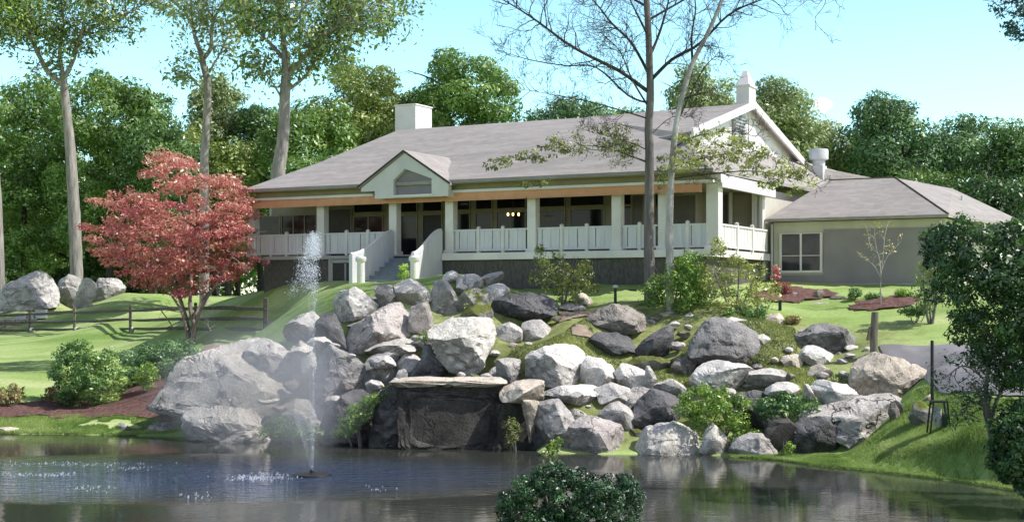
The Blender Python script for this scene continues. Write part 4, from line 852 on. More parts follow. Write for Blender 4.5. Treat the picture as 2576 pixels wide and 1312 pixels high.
# ---------------------------------------------------------------- annex on the right
an0 = uat(2160, 6.6); AZ = -.05
apos = O0+CU*an0+CV*8
annex = empty('annex_building', (apos[0], apos[1], AZ), RZ)
tag(annex, 'low grey stucco annex with a hip roof and one big window at the right', 'building')
AO = (an0, 8, AZ)
def ab(mb, name, mat, parent=None, bevel=0): return mb.build(name, M[mat], parent or annex, AO, bevel=bevel)
AV = 6.8
al, ar = uat(1946, AV), uat(2378, AV)
ez = zat(545, uat(2150, AV-.5), AV-.5)
bz = zat(738, uat(2150, AV), AV)
g = MB(); g.box(al,ar,AV,18.5,bz-1.2,ez-.12); aw = ab(g, 'wall', 'cream')
g = MB(); ga_, gb_ = uat(2073, AV), uat(2356, AV); gt = zat(574, (ga_+gb_)/2, AV); gl = zat(712, (ga_+gb_)/2, AV)
g.box(ga_,gb_,AV-.05,AV-.004,gl,gt); ab(g, 'grey_panel', 'grey_wall', aw)
g = MB(); g.box(al+.05,ga_-.004,AV-.045,AV-.004,gl,zat(692, al, AV)); ab(g, 'grey_panel', 'grey_wall', aw)
g = MB(); g.box(al-.05,ar+.03,AV-.07,AV-.004,bz-1.2,gl-.003); ab(g, 'plinth', 'grey_base', aw)
wa, wb = uat(1968, AV), uat(2064, AV); wt, wb_ = zat(588, (wa+wb)/2, AV), zat(680, (wa+wb)/2, AV); t = .10
g = MB(); g.box(wa-t,wa,AV-.09,AV-.05,wb_-t,wt+t*.3); g.box(wb,wb+t,AV-.09,AV-.05,wb_-t,wt+t*.3); g.box(wa,wb,AV-.088,AV-.05,wb_-t,wb_); g.box(wa,wb,AV-.088,AV-.05,wt,wt+t*.3)
um = (wa+wb)/2; g.box(um-.04,um+.04,AV-.08,AV-.05,wb_,wt); g.box(wa,wb,AV-.075,AV-.052,wb_+.395*(wt-wb_),wb_+.415*(wt-wb_))
wo = ab(g, 'window', 'white')
g = MB(); g.box(wa,wb,AV-.049,AV-.01,wb_,wt); ab(g, 'pane', 'glasswing', wo)
for px in (1942, 2366):
    g = MB(); u = uat(px, AV-.1); g.tube([(u,AV-.12,ez-.2),(u,AV-.12,bz+.1)], .05, 8); ab(g, 'downpipe', 'whitemetal', aw)
rl, rr2 = uat(1924, AV-.6), uat(2386, AV-.6); el = ez
ra, rb = uat(2085, AV+4), uat(2252, AV+4); rz = zat(450, uat(2170, AV+4), AV+4)
g = MB()
slab(g, [(rl,AV-.6,el),(rr2,AV-.6,el),(rb,AV+4,rz),(ra,AV+4,rz)], .12)
slab(g, [(rr2,AV-.6,el),(rr2+1.4,AV+13,el),(rb+1.6,AV+8,rz-.25),(rb,AV+4,rz)], .12)
slab(g, [(rl,AV-.6,el),(ra,AV+4,rz),(ra,AV+9,rz),(rl,AV+12,el)], .12)
slab(g, [(ra,AV+4,rz),(rb,AV+4,rz),(rb+1.6,AV+8,rz-.25),(rr2+1.4,AV+13,el),(rl,AV+12,el),(ra,AV+9,rz)], .12)
ar_ = ab(g, 'roof', 'roof')
g = MB(); g.tube([(rr2,AV-.6,el+.01),(rb,AV+4,rz+.01)], .035, 6); g.tube([(ra,AV+4,rz+.01),(rb,AV+4,rz+.01)], .035, 6); ab(g, 'ridge_cap', 'wood', ar_)
g = MB(); u = uat(2420, AV+6); g.tube([(u,AV+6,el+.5),(u,AV+6,el+1.15)], .05, 8); ab(g, 'vent_pipe', 'whitemetal', ar_)
# ---------------------------------------------------------------- foliage
def leafquads(c, nrm, size, r_, slim=.42):
    n = len(c); nrm = nrm/np.linalg.norm(nrm, axis=1)[:, None]
    a = r_.normal(size=(n, 3)); a -= (a*nrm).sum(1)[:, None]*nrm; a /= np.linalg.norm(a, axis=1)[:, None]
    b = np.cross(nrm, a); s = size*np.clip(r_.lognormal(-.12, .38, n), .4, 2.1)[:, None]
    fold = nrm*s*.15
    return np.stack([c-a*s, c+b*s*slim+fold, c+a*s, c-b*s*slim+fold], 1).reshape(-1, 3)
def crown(name, poly, d, thick, ncl, rc, nleaf, leaf, mat, parent, off, seed=0, squash=.75, tone=None, inset=.55, spread=.18, bias=0.0, hollow=.5, ext=0):
    """leaf clumps filling an outline (survey grid) at a distance, with real depth"""
    r_ = np.random.default_rng(seed); poly = np.array(poly, float); m = mpp(d)
    lo, hi = poly.min(0), poly.max(0); C = []; Rc = []
    tries = 0
    while len(C) < ncl and tries < 60:
        tries += 1
        q = r_.uniform(lo, hi, (ncl*3, 2)); rr = r_.uniform(rc[0], rc[1], ncl*3)
        dist = polydist(q, poly); ok = inpoly(q, poly) & (dist > inset*rr/m)
        for p, r, di in zip(q[ok], rr[ok], dist[ok]):
            h = math.sqrt(min(1, di*m/(thick+1e-6)/.9+.08))
            y = r_.uniform(-1, 1); y = math.copysign(abs(y)**hollow, y)*thick*h
            w = P(p[0], p[1], d); w[1] += y; C.append(w); Rc.append(r)
            if len(C) >= ncl: break
    C = np.array(C); Rc = np.array(Rc); k = len(C)
    pr = Rc**2; idx = r_.choice(k, nleaf, p=pr/pr.sum())
    dirs = r_.normal(size=(nleaf, 3)); dirs /= np.linalg.norm(dirs, axis=1)[:, None]
    rad = Rc[idx]*r_.uniform(.35, 1.0, nleaf)**.5
    lump = 1+.25*vnoise(dirs*2.2+idx[:, None]*7.3, 1)
    pos = C[idx]+dirs*(rad*lump)[:, None]*np.array([1, 1, squash])
    nrm = dirs+r_.normal(size=(nleaf, 3))*.55+np.array([0, 0, .35])
    ct = r_.normal(.5+bias, spread, k)
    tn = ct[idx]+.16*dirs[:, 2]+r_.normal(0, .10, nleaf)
    if tone is not None: tn = tn+tone(pos)
    return quadmesh(name, leafquads(pos, nrm, leaf, r_), np.clip(tn, 0, 1), M[mat], parent, off)
def path3(pts, d, dy=None):
    return np.array([P(x, y, d+(0 if dy is None else dy[i])) for i, (x, y) in enumerate(pts)])
def smooth(p, k=4):
    p = np.asarray(p, float); t = np.arange(len(p)); T = np.linspace(0, len(p)-1, (len(p)-1)*k+1)
    def cr(i, f):
        a, b, c, e = p[max(i-1, 0)], p[i], p[min(i+1, len(p)-1)], p[min(i+2, len(p)-1)]
        return .5*(2*b+(c-a)*f+(2*a-5*b+4*c-e)*f*f+(3*b-a-3*c+e)*f**3)
    return np.array([cr(min(int(x), len(p)-2), x-min(int(x), len(p)-2)) for x in T])
def limb(mb, pts, r0, r1, n=7, rough=.03, k=4):
    q = smooth(pts, k) if len(pts) > 2 else np.asarray(pts, float)
    t = np.linspace(0, 1, len(q)); mb.tube(q, r0*(1-t)**.9*(1-r1/r0)+r1, n, rough)
    return q
def branch(mb, p, d, L_, r, lvl, r_, tips, droop=0., wig=.35, kids=(3, 5), ratio=.6, sides=5, minr=.006, up=.15):
    """recursive limb: wiggly tube, children along its outer part"""
    d = d/np.linalg.norm(d); k = 5; q = [p]; dd = d
    for i in range(k):
        dd = dd+r_.normal(0, wig*.35, 3)+np.array([0, 0, up-droop])*.25; dd /= np.linalg.norm(dd); q.append(q[-1]+dd*L_/k)
    q = np.array(q); t = np.linspace(0, 1, k+1); mb.tube(q, np.maximum(r*(1-.75*t), minr), sides, 0, cap=False)
    if lvl == 0: tips.append(q[-1]); tips.append(q[-3]); return
    for j in range(r_.integers(kids[0], kids[1]+1)):
        s = r_.uniform(.25, 1); i = min(int(s*k), k-1); f = s*k-i; b = q[i]*(1-f)+q[i+1]*f
        ax = q[i+1]-q[i]; ax /= np.linalg.norm(ax); sd = r_.normal(size=3); sd -= (sd@ax)*ax; sd /= np.linalg.norm(sd)
        nd = ax*r_.uniform(.5, 1)+sd*r_.uniform(.5, 1.0)
        branch(mb, b, nd, L_*ratio*r_.uniform(.7, 1.15), max(r*(1-.75*s)*.65, minr), lvl-1, r_, tips, droop, wig, kids, ratio, max(sides-1, 3), minr, up)
def tipleaves(name, tips, per, spread, leaf, mat, parent, off, seed=0, bias=0, flat=.7):
    r_ = np.random.default_rng(seed); tips = np.array(tips); n = len(tips)*per
    idx = np.repeat(np.arange(len(tips)), per); dirs = r_.normal(size=(n, 3))
    pos = tips[idx]+dirs*spread*np.array([1, 1, flat])*.5
    ct = r_.normal(.5+bias, .2, len(tips)); tn = ct[idx]+r_.normal(0, .12, n)
    return quadmesh(name, leafquads(pos, dirs+np.array([0, 0, .8]), leaf, r_), np.clip(tn, 0, 1), M[mat], parent, off)
def plant(name, label, cat, base, group=None):
    o = empty(name, base); tag(o, label, cat, group); return o
def blob(cx, top, w, bot, seed, n=26, rag=.10, shape=1.0):
    """an uneven crown outline on the survey grid"""
    r_ = np.random.default_rng(seed); pts = []; cy = (top+bot)/2; h = (bot-top)/2
    ph = r_.uniform(0, 6.28, 4)
    for i in range(n):
        a = 2*math.pi*i/n; k = 1+rag*(math.sin(3*a+ph[0])+.7*math.sin(5*a+ph[1])+.5*math.sin(8*a+ph[2]))*.7
        c_, s_ = math.cos(a), math.sin(a); e = 2/2.5
        pts.append((cx+w/2*k*math.copysign(abs(c_)**e, c_), cy-h*k*math.copysign(abs(s_)**e, s_)))
    return pts

# ---- the wood behind the clubhouse: one tree after another, each with its own crown and trunk
WOOD = [ # cx, top, width, bottom, distance, palette, label
 (60,190,300,700,104,'leaf_wood','broad green tree of the wood at the far left, behind the bare-stemmed tall tree'),
 (275,168,330,640,100,'leaf_wood','domed bright green tree left of the red maple, tallest of the left wood'),
 (-40,330,260,760,112,'leaf_deep','dark tree at the left edge behind the grey boulders'),
 (140,430,280,760,118,'leaf_deep','shadowy low tree behind the tall left trunk'),
 (390,270,210,700,97,'leaf_deep','dark green tree between the tall left trunk and the red maple'),
 (330,460,260,770,112,'leaf_deep','dark low tree right behind the crown of the red maple'),
 (480,300,170,640,108,'leaf_yel','olive green tree seen behind the slim second tall trunk'),
 (575,340,170,660,101,'leaf_yel','yellow-green tree between the two tall trunks left of the roof'),
 (545,190,150,420,114,'leaf_haze','thin pale tree in the gap between the two tall trunks'),
 (660,270,150,560,113,'leaf_deep','dark narrow tree left of the stout tall trunk'),
 (790,250,250,480,101,'leaf_wood','mid green tree behind the left slope of the roof'),
 (790,390,220,470,93,'leaf_bush','bright low bush-like tree just above the left roof edge'),
 (905,140,230,440,104,'leaf_yel','light yellow-green tree left of the white roof chimney'),
 (1000,230,190,460,110,'leaf_deep','dark tree directly behind the white roof chimney'),
 (1165,120,270,400,102,'leaf_wood','round-headed green tree right of the white roof chimney'),
 (1075,200,150,400,107,'leaf_wood','smaller green tree shouldering the round-headed tree on its left'),
 (1430,248,200,380,112,'leaf_teal','low bluish tree above the ridge, left of the bare tree'),
 (1570,272,150,380,108,'leaf_bush','pale green low tree above the ridge behind the bare tree trunk'),
 (1760,150,190,420,100,'leaf_haze','hazy sunlit tree behind the gable and the leaning pale trunk'),
 (1960,205,230,480,102,'leaf_haze','pale sunlit tree right of the white gable'),
 (2085,300,210,500,106,'leaf_haze','soft olive tree behind the rooftop exhaust fan'),
 (2235,245,240,540,101,'leaf_teal','tall blue-green tree above the annex ridge'),
 (2180,340,200,520,110,'leaf_deep','dark tree filling the gap left of the blue-green tree'),
 (2400,305,250,560,103,'leaf_teal','even-topped green tree above the right slope of the annex roof'),
 (2330,420,220,560,97,'leaf_wood','low green tree just over the annex hip'),
 (2540,270,210,620,96,'leaf_deep','dark tall tree at the right edge of the wood'),
 (2700,250,260,700,104,'leaf_deep','dark tree beyond the right edge of the wood'),
  (40,520,300,790,125,'leaf_deep','low dark tree closing the wood behind the far-left boulders'),
 (250,400,280,760,128,'leaf_wood','rounded tree far back in the left wood, behind the domed bright tree'),
 (600,420,260,700,122,'leaf_deep','dark rounded tree far back between the slim and the stout tall trunks'),
 (440,420,220,700,124,'leaf_wood','green tree far back just left of the slim second trunk'),
 (1900,320,240,520,125,'leaf_deep','dark tree far back behind the tapered white chimney'),
 (2300,330,260,560,124,'leaf_wood','green tree far back behind the blue-green tree of the annex'),
 (2110,380,200,520,118,'leaf_wood','low green tree right behind the rooftop exhaust fan'),
 (2500,430,200,620,92,'leaf_dark','blackish low tree behind the end of the annex roof'),
]
for i, (cx, top, w, bot, d, pal, lab) in enumerate(WOOD):
    zb = gz(*P(cx, 0, d)[:2]); base = (P(cx, 0, d)[0], d, zb-.1)
    root = plant('woodland_tree', lab, 'tree', base)
    w_m = w*mpp(d); h_m = (bot-top)*mpp(d); area = w_m*h_m
    crown('crown', blob(cx, top, w, bot, 40+i, rag=.13), d, w_m*.42, int(40+area*.9), (.6, 1.6), int(5000+area*300), .135*d/100, pal, root, base, seed=50+i, squash=.7, spread=.17)
    mb = MB(); r_ = np.random.default_rng(i); tips = []
    zt = z_at(top, d); hh = zt-base[2]
    q = limb(mb, [np.array(base)+np.array([0, 0, -.2]), np.array(base)+np.array([r_.normal(0, .3), 0, hh*.3]), np.array(base)+np.array([r_.normal(0, .5), r_.normal(0, .4), hh*.6]), np.array(base)+np.array([r_.normal(0, .6), 0, hh*.9])], .012*hh+.12, .03, 7)
    for k in range(7):
        j = int(len(q)*r_.uniform(.3, .9)); a = r_.uniform(0, 6.28)
        branch(mb, q[j], np.array([math.cos(a), math.sin(a), .7]), w_m*.35, .09, 1, r_, tips)
    mb.build('trunk', M['bark_dark'], root, base, smooth=True)

# ---- the undergrowth along the back of the wood, one dark mass
us = crown('undergrowth', [(-700,600),(-300,560),(0,600),(300,570),(500,600),(700,560),(900,600),(1200,560),(1500,600),(1800,540),(2100,580),(2400,560),(2700,590),(3200,560),(3200,775),(-700,775)], 134, 3.5, 520, (1.2, 2.6), 52000, .30, 'leaf_deep', None, (0,0,0), 99, squash=.8, bias=-.15, inset=.2)
tag(us, 'dark undergrowth filling the wood behind the trunks', 'undergrowth', kind='stuff')

# ---- tall bare-stemmed trees in front of the wood
def tall(label, name, trunk, d, r0, r1, limbs, leafn, pal, leaf, tipspread, per, seed, bark='bark', lvl=2):
    p = path3(trunk, d); zb = gz(p[0][0], p[0][1]); base = np.array([p[0][0], d, min(zb, p[0][2])-.1])
    root = plant(name, label, 'tree', base)
    mb = MB(); r_ = np.random.default_rng(seed); tips = []
    if p[0][2] > zb: p = np.r_[[base-[0, 0, .2]], p]
    limb(mb, p, r0, r1, 12, .035, 6)
    for pts, ra, yo, L_ in limbs:
        q = path3(pts, d, np.linspace(0, yo, len(pts))); q = limb(mb, q, ra, ra*.25, 8, .04)
        for j in range(4, len(q)):
            for _ in range(2 if lvl else 1):
                if r_.random() < .8:
                    ax = q[j]-q[j-1]; ax /= np.linalg.norm(ax); sd = r_.normal(size=3); sd /= np.linalg.norm(sd)
                    branch(mb, q[j], ax*.5+sd, L_*r_.uniform(.6, 1.1), ra*.35, lvl-1, r_, tips, wig=.6, kids=(3, 4), minr=.012)
    mb.build('trunk', M[bark], root, base, smooth=True)
    tipleaves('crown', tips, per, tipspread, leaf, pal, root, base, seed)
    return root
tall('tall bare-stemmed tree with a forked top, leftmost of the tall trunks', 'tall_tree', [(193,700),(188,560),(180,420),(172,320),(162,230),(158,190)], 91, .46, .22,
 [([(160,210),(120,180),(85,110),(50,70),(0,60),(-60,30)],.17,-2,1.6), ([(160,200),(185,150),(200,100),(250,60),(330,30),(390,-10)],.16,1.5,1.8), ([(160,195),(150,130),(160,60),(150,-20)],.15,1,1.7),
  ([(110,170),(60,60),(40,10),(20,-60)],.10,2,1.7), ([(200,100),(215,40),(230,-30)],.10,-2,1.7), ([(85,110),(100,60),(90,0)],.07,3,1.5), ([(-20,40),(-60,-10),(-30,-60)],.08,1,1.6)], 0, 'leaf_tall', .15, 1.15, 15, 11)
tall('slender dark-topped tall tree, second of the tall trunks', 'tall_tree', [(514,520),(514,400),(520,300),(522,215),(512,165),(505,130)], 84, .30, .17,
 [([(508,140),(490,90),(480,30),(485,-40)],.15,1,1.3), ([(510,150),(530,120),(535,60),(560,10),(600,-40)],.14,-1.5,1.5), ([(514,200),(545,150),(570,100),(590,70)],.08,1,1.3), ([(520,240),(480,190),(470,180)],.05,-1,.9),
  ([(490,90),(470,40),(440,0)],.06,2,1.1), ([(535,60),(520,10),(530,-50)],.07,0,1.3)], 0, 'leaf_haze', .14, 1.0, 9, 12, lvl=2)
tall('stout pale tall tree with a wide leafy top, rising behind the left roof slope', 'tall_tree', [(697,520),(700,430),(712,350),(716,250),(720,190),(718,130)], 80, .47, .22,
 [([(718,170),(712,90),(700,20),(690,-60)],.20,1,2.0), ([(718,200),(760,150),(800,100),(860,60),(930,20)],.15,-1.5,1.8), ([(716,150),(680,110),(640,70),(600,20)],.13,2,1.8), ([(720,230),(770,190),(810,130),(880,90),(960,60)],.10,2,1.6),
  ([(712,90),(750,40),(790,-20)],.12,-2,2.0), ([(716,260),(680,200),(650,170)],.07,-1,1.2), ([(860,60),(930,0),(1000,-30)],.08,1,1.7), ([(640,70),(620,20),(590,-40)],.08,-1,1.7), ([(800,100),(830,30),(850,-30)],.08,2,1.8)], 0, 'leaf_tall', .15, 1.15, 15, 13)
tall('grey trunk cut by the left edge of the view beside the huge grey boulder', 'tall_tree', [(0,760),(-4,600),(-14,400),(-30,200),(-40,60)], 90, .38, .2,
 [([(-30,200),(-60,100),(-90,0)],.14,1,1.8), ([(-36,120),(-10,50),(20,0),(30,-40)],.10,-1,1.8)], 0, 'leaf_bright', .16, 1.2, 16, 14)

# ---- red maple
MP = [(205,605),(222,500),(250,490),(300,470),(338,462),(360,420),(385,380),(440,364),(490,400),(520,425),(560,428),(610,436),(632,480),(650,545),(655,570),(640,620),(700,652),(690,672),(640,680),(600,700),(570,722),(520,735),(490,755),(430,758),(400,738),(330,728),(290,702),(275,678),(215,645)]
d = 60.0; mb_ = P(480, 862, d); base = (mb_[0], mb_[1], gz(mb_[0], mb_[1])-.05)
mpl = plant('red_maple', 'wide red-leaved maple standing by the split-rail fence', 'tree', base)
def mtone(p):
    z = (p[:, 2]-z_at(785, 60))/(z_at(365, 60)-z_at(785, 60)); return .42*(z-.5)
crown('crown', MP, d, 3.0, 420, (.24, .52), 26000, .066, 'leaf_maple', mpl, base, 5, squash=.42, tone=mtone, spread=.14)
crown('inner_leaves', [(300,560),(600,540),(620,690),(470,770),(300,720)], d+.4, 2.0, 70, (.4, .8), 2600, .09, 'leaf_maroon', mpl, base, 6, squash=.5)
t = MB(); r_ = np.random.default_rng(3); tips = []
zz = base[2]-.1
for pts, ra in (([(478,868),(470,820),(462,780),(440,720),(400,640),(380,560)],.13), ([(484,868),(488,820),(478,770),(480,700),(470,600),(450,480),(440,410)],.12), ([(480,868),(497,800),(520,750),(560,690),(600,610)],.08), ([(470,830),(455,780),(420,730),(360,680),(300,640)],.07), ([(488,800),(520,740),(580,700),(640,670)],.06), ([(470,860),(505,836),(530,832)],.03), ([(440,830),(420,800),(405,780)],.03)):
    q = path3(pts, d, np.linspace(0, r_.normal(0, 1.2), len(pts))); q = limb(t, q, ra, .02, 8, .05)
    for j in range(8, len(q), 2): branch(t, q[j], r_.normal(size=3)+np.array([0, 0, .2]), 1.0, .025, 1, r_, tips)
t.build('trunk', M['bark_red'], mpl, base, smooth=True)

# ---- the bare tree in front of the porch: upright stem, and the leaning pale tree beside it
def bare(label, name, trunk, d, r0, r1, limbs, seed, bark, twig=.55, lvl=3):
    p = path3(trunk, d); zb = gz(p[0][0], d); base = np.array([p[0][0], d, zb-.1]); root = plant(name, label, 'tree', base)
    p = np.r_[[base-[0, 0, .2]], p]; mb = MB(); tw = MB(); r_ = np.random.default_rng(seed); tips = []
    limb(mb, p, r0, r1, 14, .025, 6)
    for pts, ra, yo, L_ in limbs:
        q = path3(pts, d, np.linspace(0, yo, len(pts))); q = limb(tw, q, ra, ra*.2, 7, .04)
        for j in range(3, len(q)):
            for _ in range(2):
                ax = q[j]-q[j-1]; ax /= np.linalg.norm(ax); sd = r_.normal(size=3); sd -= (sd@ax)*ax; sd /= np.linalg.norm(sd)
                if r_.random() < twig*1.3: branch(tw, q[j], ax*.55+sd*.8+np.array([0, 0, .1]), L_*r_.uniform(.5, 1.15), max(ra*.3, .012), lvl-1, r_, tips, wig=.75, kids=(3, 5), ratio=.58, minr=.0055, sides=4)
    mb.build('trunk', M[bark], root, base, smooth=True); tw.build('limbs', M['bark_dark'], root, base, smooth=True)
    return root, base, tips
root, base, tips = bare('bare twiggy tree with one straight grey trunk before the porch', 'bare_tree',
 [(1634,690),(1632,600),(1633,500),(1634,400),(1632,320),(1636,240),(1634,160),(1630,60),(1622,-60)], 50.2, .20, .10,
 [([(1632,232),(1560,180),(1480,140),(1420,105),(1360,60),(1300,20),(1230,-20)],.075,-.8,1.6), ([(1634,190),(1590,110),(1540,60),(1500,10),(1450,-40)],.06,1.2,1.5), ([(1634,205),(1690,150),(1760,110),(1830,40),(1900,5),(1960,-10)],.07,-1.0,1.4),
  ([(1632,150),(1660,80),(1680,10),(1690,-50)],.06,1,1.4), ([(1630,90),(1600,30),(1570,-30)],.05,-1,1.3), ([(1634,260),(1580,240),(1500,170),(1420,165),(1330,150),(1250,125)],.04,1.0,1.1), ([(1634,300),(1570,280),(1480,255),(1400,240),(1320,225)],.03,-1,1.0),
  ([(1634,410),(1580,390),(1520,370),(1450,365)],.035,-.6,.8), ([(1634,380),(1590,360),(1540,345),(1480,330)],.02,.6,.6), ([(1632,345),(1680,300),(1720,290)],.02,.4,.7), ([(1632,270),(1590,200),(1560,130),(1520,90)],.04,-1.2,1.3), ([(1632,20),(1560,-20),(1480,-60)],.05,.5,1.5), ([(1632,50),(1720,0),(1800,-50)],.05,.5,1.4)], 21, 'bark_mid', .62)
lt = [t for t in tips if t[2] < z_at(315, 50) ]
if lt: tipleaves('sparse_leaves', lt, 2, .25, .05, 'leaf_hazel', root, base, 4)
crown('leaf_sprays', [(1200,440),(1225,400),(1290,385),(1350,360),(1400,320),(1450,345),(1470,380),(1410,395),(1370,415),(1320,410),(1260,430)], 49.6, .7, 55, (.12, .28), 950, .062, 'leaf_hazel', root, base, 8, squash=.5, bias=-.08)
crown('leaf_sprays', [(1270,470),(1300,455),(1400,445),(1420,460),(1330,475)], 49.6, .4, 16, (.1, .2), 200, .06, 'leaf_hazel', root, base, 9, squash=.5, bias=-.1)
root, base, tips = bare('leaning pale-barked tree right of the straight grey trunk', 'pale_barked_tree',
 [(1686,690),(1684,600),(1686,500),(1692,400),(1702,310),(1720,230),(1742,160),(1775,95),(1800,40),(1830,-40)], 49.3, .15, .05,
 [([(1715,250),(1745,240),(1772,232)],.05,-.2,.5), ([(1742,160),(1740,90),(1750,20),(1740,-40)],.05,.8,1.2), ([(1702,310),(1760,190),(1790,150),(1810,140)],.03,-.6,.8), ([(1690,420),(1760,400),(1850,385),(1930,400)],.03,-.6,.7), ([(1695,370),(1760,340),(1850,330),(1900,345)],.03,.4,.8), ([(1690,450),(1760,440),(1880,430),(1960,440),(2050,465)],.03,-.9,.6)], 22, 'bark_birch', .45)
crown('leaf_sprays', [(1690,330),(1760,310),(1850,330),(1930,370),(2000,400),(2075,455),(2060,475),(1990,500),(1930,485),(1890,450),(1780,425),(1700,450),(1665,440),(1690,390)], 49.0, .9, 190, (.12, .30), 4200, .058, 'leaf_hazel', root, base, 10, squash=.45, bias=.2)
crown('leaf_sprays', [(1648,390),(1690,380),(1695,470),(1655,480)], 49.2, .4, 14, (.1, .25), 260, .06, 'leaf_hazel', root, base, 12, squash=.6, bias=-.1)
# a twig spray hanging in from above, right of the bare tree
tp = plant('hanging_twigs', 'spray of bare reddish twigs hanging in from above at the upper right', 'branch', P(2085,-60,46))
mb = MB(); r_ = np.random.default_rng(31); tips = []
for pts in ([(2085,-60),(2075,10),(2050,50),(2080,90),(2095,110)], [(2090,-60),(2100,0),(2125,25)], [(2085,-40),(2060,10),(2030,-10)]):
    q = limb(mb, path3(pts, 46), .014, .006, 5)
    for j in range(2, len(q), 2): branch(mb, q[j], r_.normal(size=3)*np.array([1, .4, 1]), .35, .008, 1, r_, tips, wig=.8, minr=.005, sides=4)
mb.build('twigs', M['bark_red'], tp, P(2085,-60,46), smooth=True)
# overhanging leaves at the top right corner: a limb of a tree standing just outside the view
base = np.array([P(2860,0,33)[0], 33, gz(P(2860,0,33)[0], 33)-.1])
tr = plant('overhanging_tree', 'teal-leaved tree reaching in at the top right corner', 'tree', base); mb = MB()
p = np.r_[[base], path3([(2860,700),(2850,300),(2840,0),(2830,-200)], 33)]; limb(mb, p, .28, .1, 10); r_ = np.random.default_rng(5); tips = []
for pts in ([(2845,100),(2740,40),(2640,30),(2560,40)], [(2850,180),(2740,110),(2620,90),(2540,85)], [(2845,60),(2720,-20),(2600,-10),(2510,15)]):
    q = limb(mb, path3(pts, 33), .06, .012, 6)
    for j in range(4, len(q)): branch(mb, q[j], r_.normal(size=3), .5, .012, 1, r_, tips, minr=.005)
mb.build('trunk', M['bark_dark'], tr, base, smooth=True)
crown('crown', [(2478,30),(2470,0),(2490,-40),(2700,-80),(2720,120),(2600,120),(2560,100),(2545,130),(2520,135),(2500,100),(2510,60)], 33, .8, 90, (.10,.26), 2600, .05, 'leaf_sky', tr, base, 15, squash=.6)

# ---- shrubs
def shrub(label, poly, d, thick, ncl, rc, nl, leaf, pal, seed, name='shrub', cat='shrub', stem=None, bias=0, tone=None, squash=.8, group=None, inset=.5, part='leaves', spread=.18):
    a = np.array(poly, float); cx = a[:, 0].mean(); x, y = P(cx, 0, d)[:2]; z = gz(x, y)
    base = (x, y, z-.03); o = plant(name, label, cat, base, group)
    crown(part, poly, d, thick, ncl, rc, nl, leaf, pal, o, base, seed, bias=bias, tone=tone, squash=squash, inset=inset, spread=spread)
    mb = MB(); r_ = np.random.default_rng(seed); tips = []; top = z_at(a[:, 1].min(), d)
    for k in range(stem or 4):
        tx = x+r_.uniform(-.35, .35)*np.ptp(a[:, 0])*mpp(d); ty = y+r_.uniform(-.5, .5)*thick
        p0 = np.array([x+(tx-x)*.15, y+(ty-y)*.15, z-.1]); p1 = np.array([tx, ty, z+(top-z)*.75])
        limb(mb, [p0, p0*.6+p1*.4+r_.normal(0, .05, 3), p1], .02+.012*(top-z), .008, 6)
    mb.build('stems', M['bark_mid'], o, base, smooth=True); return o
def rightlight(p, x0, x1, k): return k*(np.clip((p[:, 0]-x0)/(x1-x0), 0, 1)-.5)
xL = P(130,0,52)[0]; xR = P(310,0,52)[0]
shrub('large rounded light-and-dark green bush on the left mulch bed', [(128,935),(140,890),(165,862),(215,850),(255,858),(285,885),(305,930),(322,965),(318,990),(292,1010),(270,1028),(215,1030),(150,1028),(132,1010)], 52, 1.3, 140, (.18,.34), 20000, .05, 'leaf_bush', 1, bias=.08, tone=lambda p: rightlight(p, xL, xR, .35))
shrub('spreading blue-green shrub behind the large rounded bush', [(290,920),(300,885),(350,872),(420,855),(465,850),(490,870),(505,905),(490,930),(470,960),(440,980),(320,980),(300,960)], 54.5, 1.3, 130, (.2,.4), 16000, .05, 'leaf_teal', 2, bias=.05)
shrub('small yellow-green sapling shrub in front of the blue-green shrub', [(332,950),(345,920),(370,908),(392,920),(408,948),(395,965),(375,982),(350,975)], 52, .45, 40, (.1,.2), 1500, .045, 'leaf_bright', 3, stem=2, bias=.15)
shrub('brownish green tuft on the left edge of the mulch bed', [(-15,990),(10,968),(40,962),(62,985),(55,1010),(30,1020),(-15,1015)], 51.3, .5, 40, (.1,.2), 1700, .05, 'leaf_dry', 4, cat='plant')
shrub('little brown bush at the left foot of the large rounded bush', [(104,1000),(112,972),(140,965),(155,985),(150,1012),(110,1015)], 52.2, .4, 26, (.1,.2), 900, .045, 'leaf_dry', 5, bias=-.2)
shrub('bright feathery shrub on the waterline left of the black cave', [(820,1098),(845,1060),(870,1030),(900,1005),(945,985),(1000,978),(998,995),(960,1010),(935,1040),(915,1070),(890,1095),(850,1106)], 44.2, .6, 90, (.12,.24), 4600, .045, 'leaf_bright', 6)
shrub('hazy green plants at the waterline behind the fountain mist', [(650,1075),(690,1040),(740,1050),(790,1060),(830,1080),(815,1108),(700,1110),(640,1100)], 45.2, .5, 60, (.12,.22), 2200, .045, 'leaf_bush', 7, cat='plant', bias=-.05)
shrub('variegated vine hanging beside the beige pillar in the cave', [(1264,1050),(1300,1046),(1312,1060),(1316,1100),(1300,1130),(1272,1128)], 42.9, .2, 26, (.08,.16), 800, .038, 'leaf_hazel', 8, cat='vine', name='vine', bias=-.05)
shrub('bright green water plant at the foot of the beige pillar', [(1345,1140),(1370,1128),(1395,1095),(1420,1090),(1418,1120),(1395,1142),(1360,1148)], 41.8, .25, 24, (.07,.15), 700, .036, 'leaf_bright', 9, cat='plant', name='water_plant')
shrub('thick bright fern mass between the boulders on the right', [(1690,1010),(1720,980),(1770,966),(1850,972),(1900,985),(1905,1010),(1880,1040),(1890,1075),(1850,1095),(1790,1090),(1740,1060),(1700,1045)], 42.6, .8, 90, (.13,.26), 5000, .05, 'leaf_bright', 10, name='fern', cat='fern')
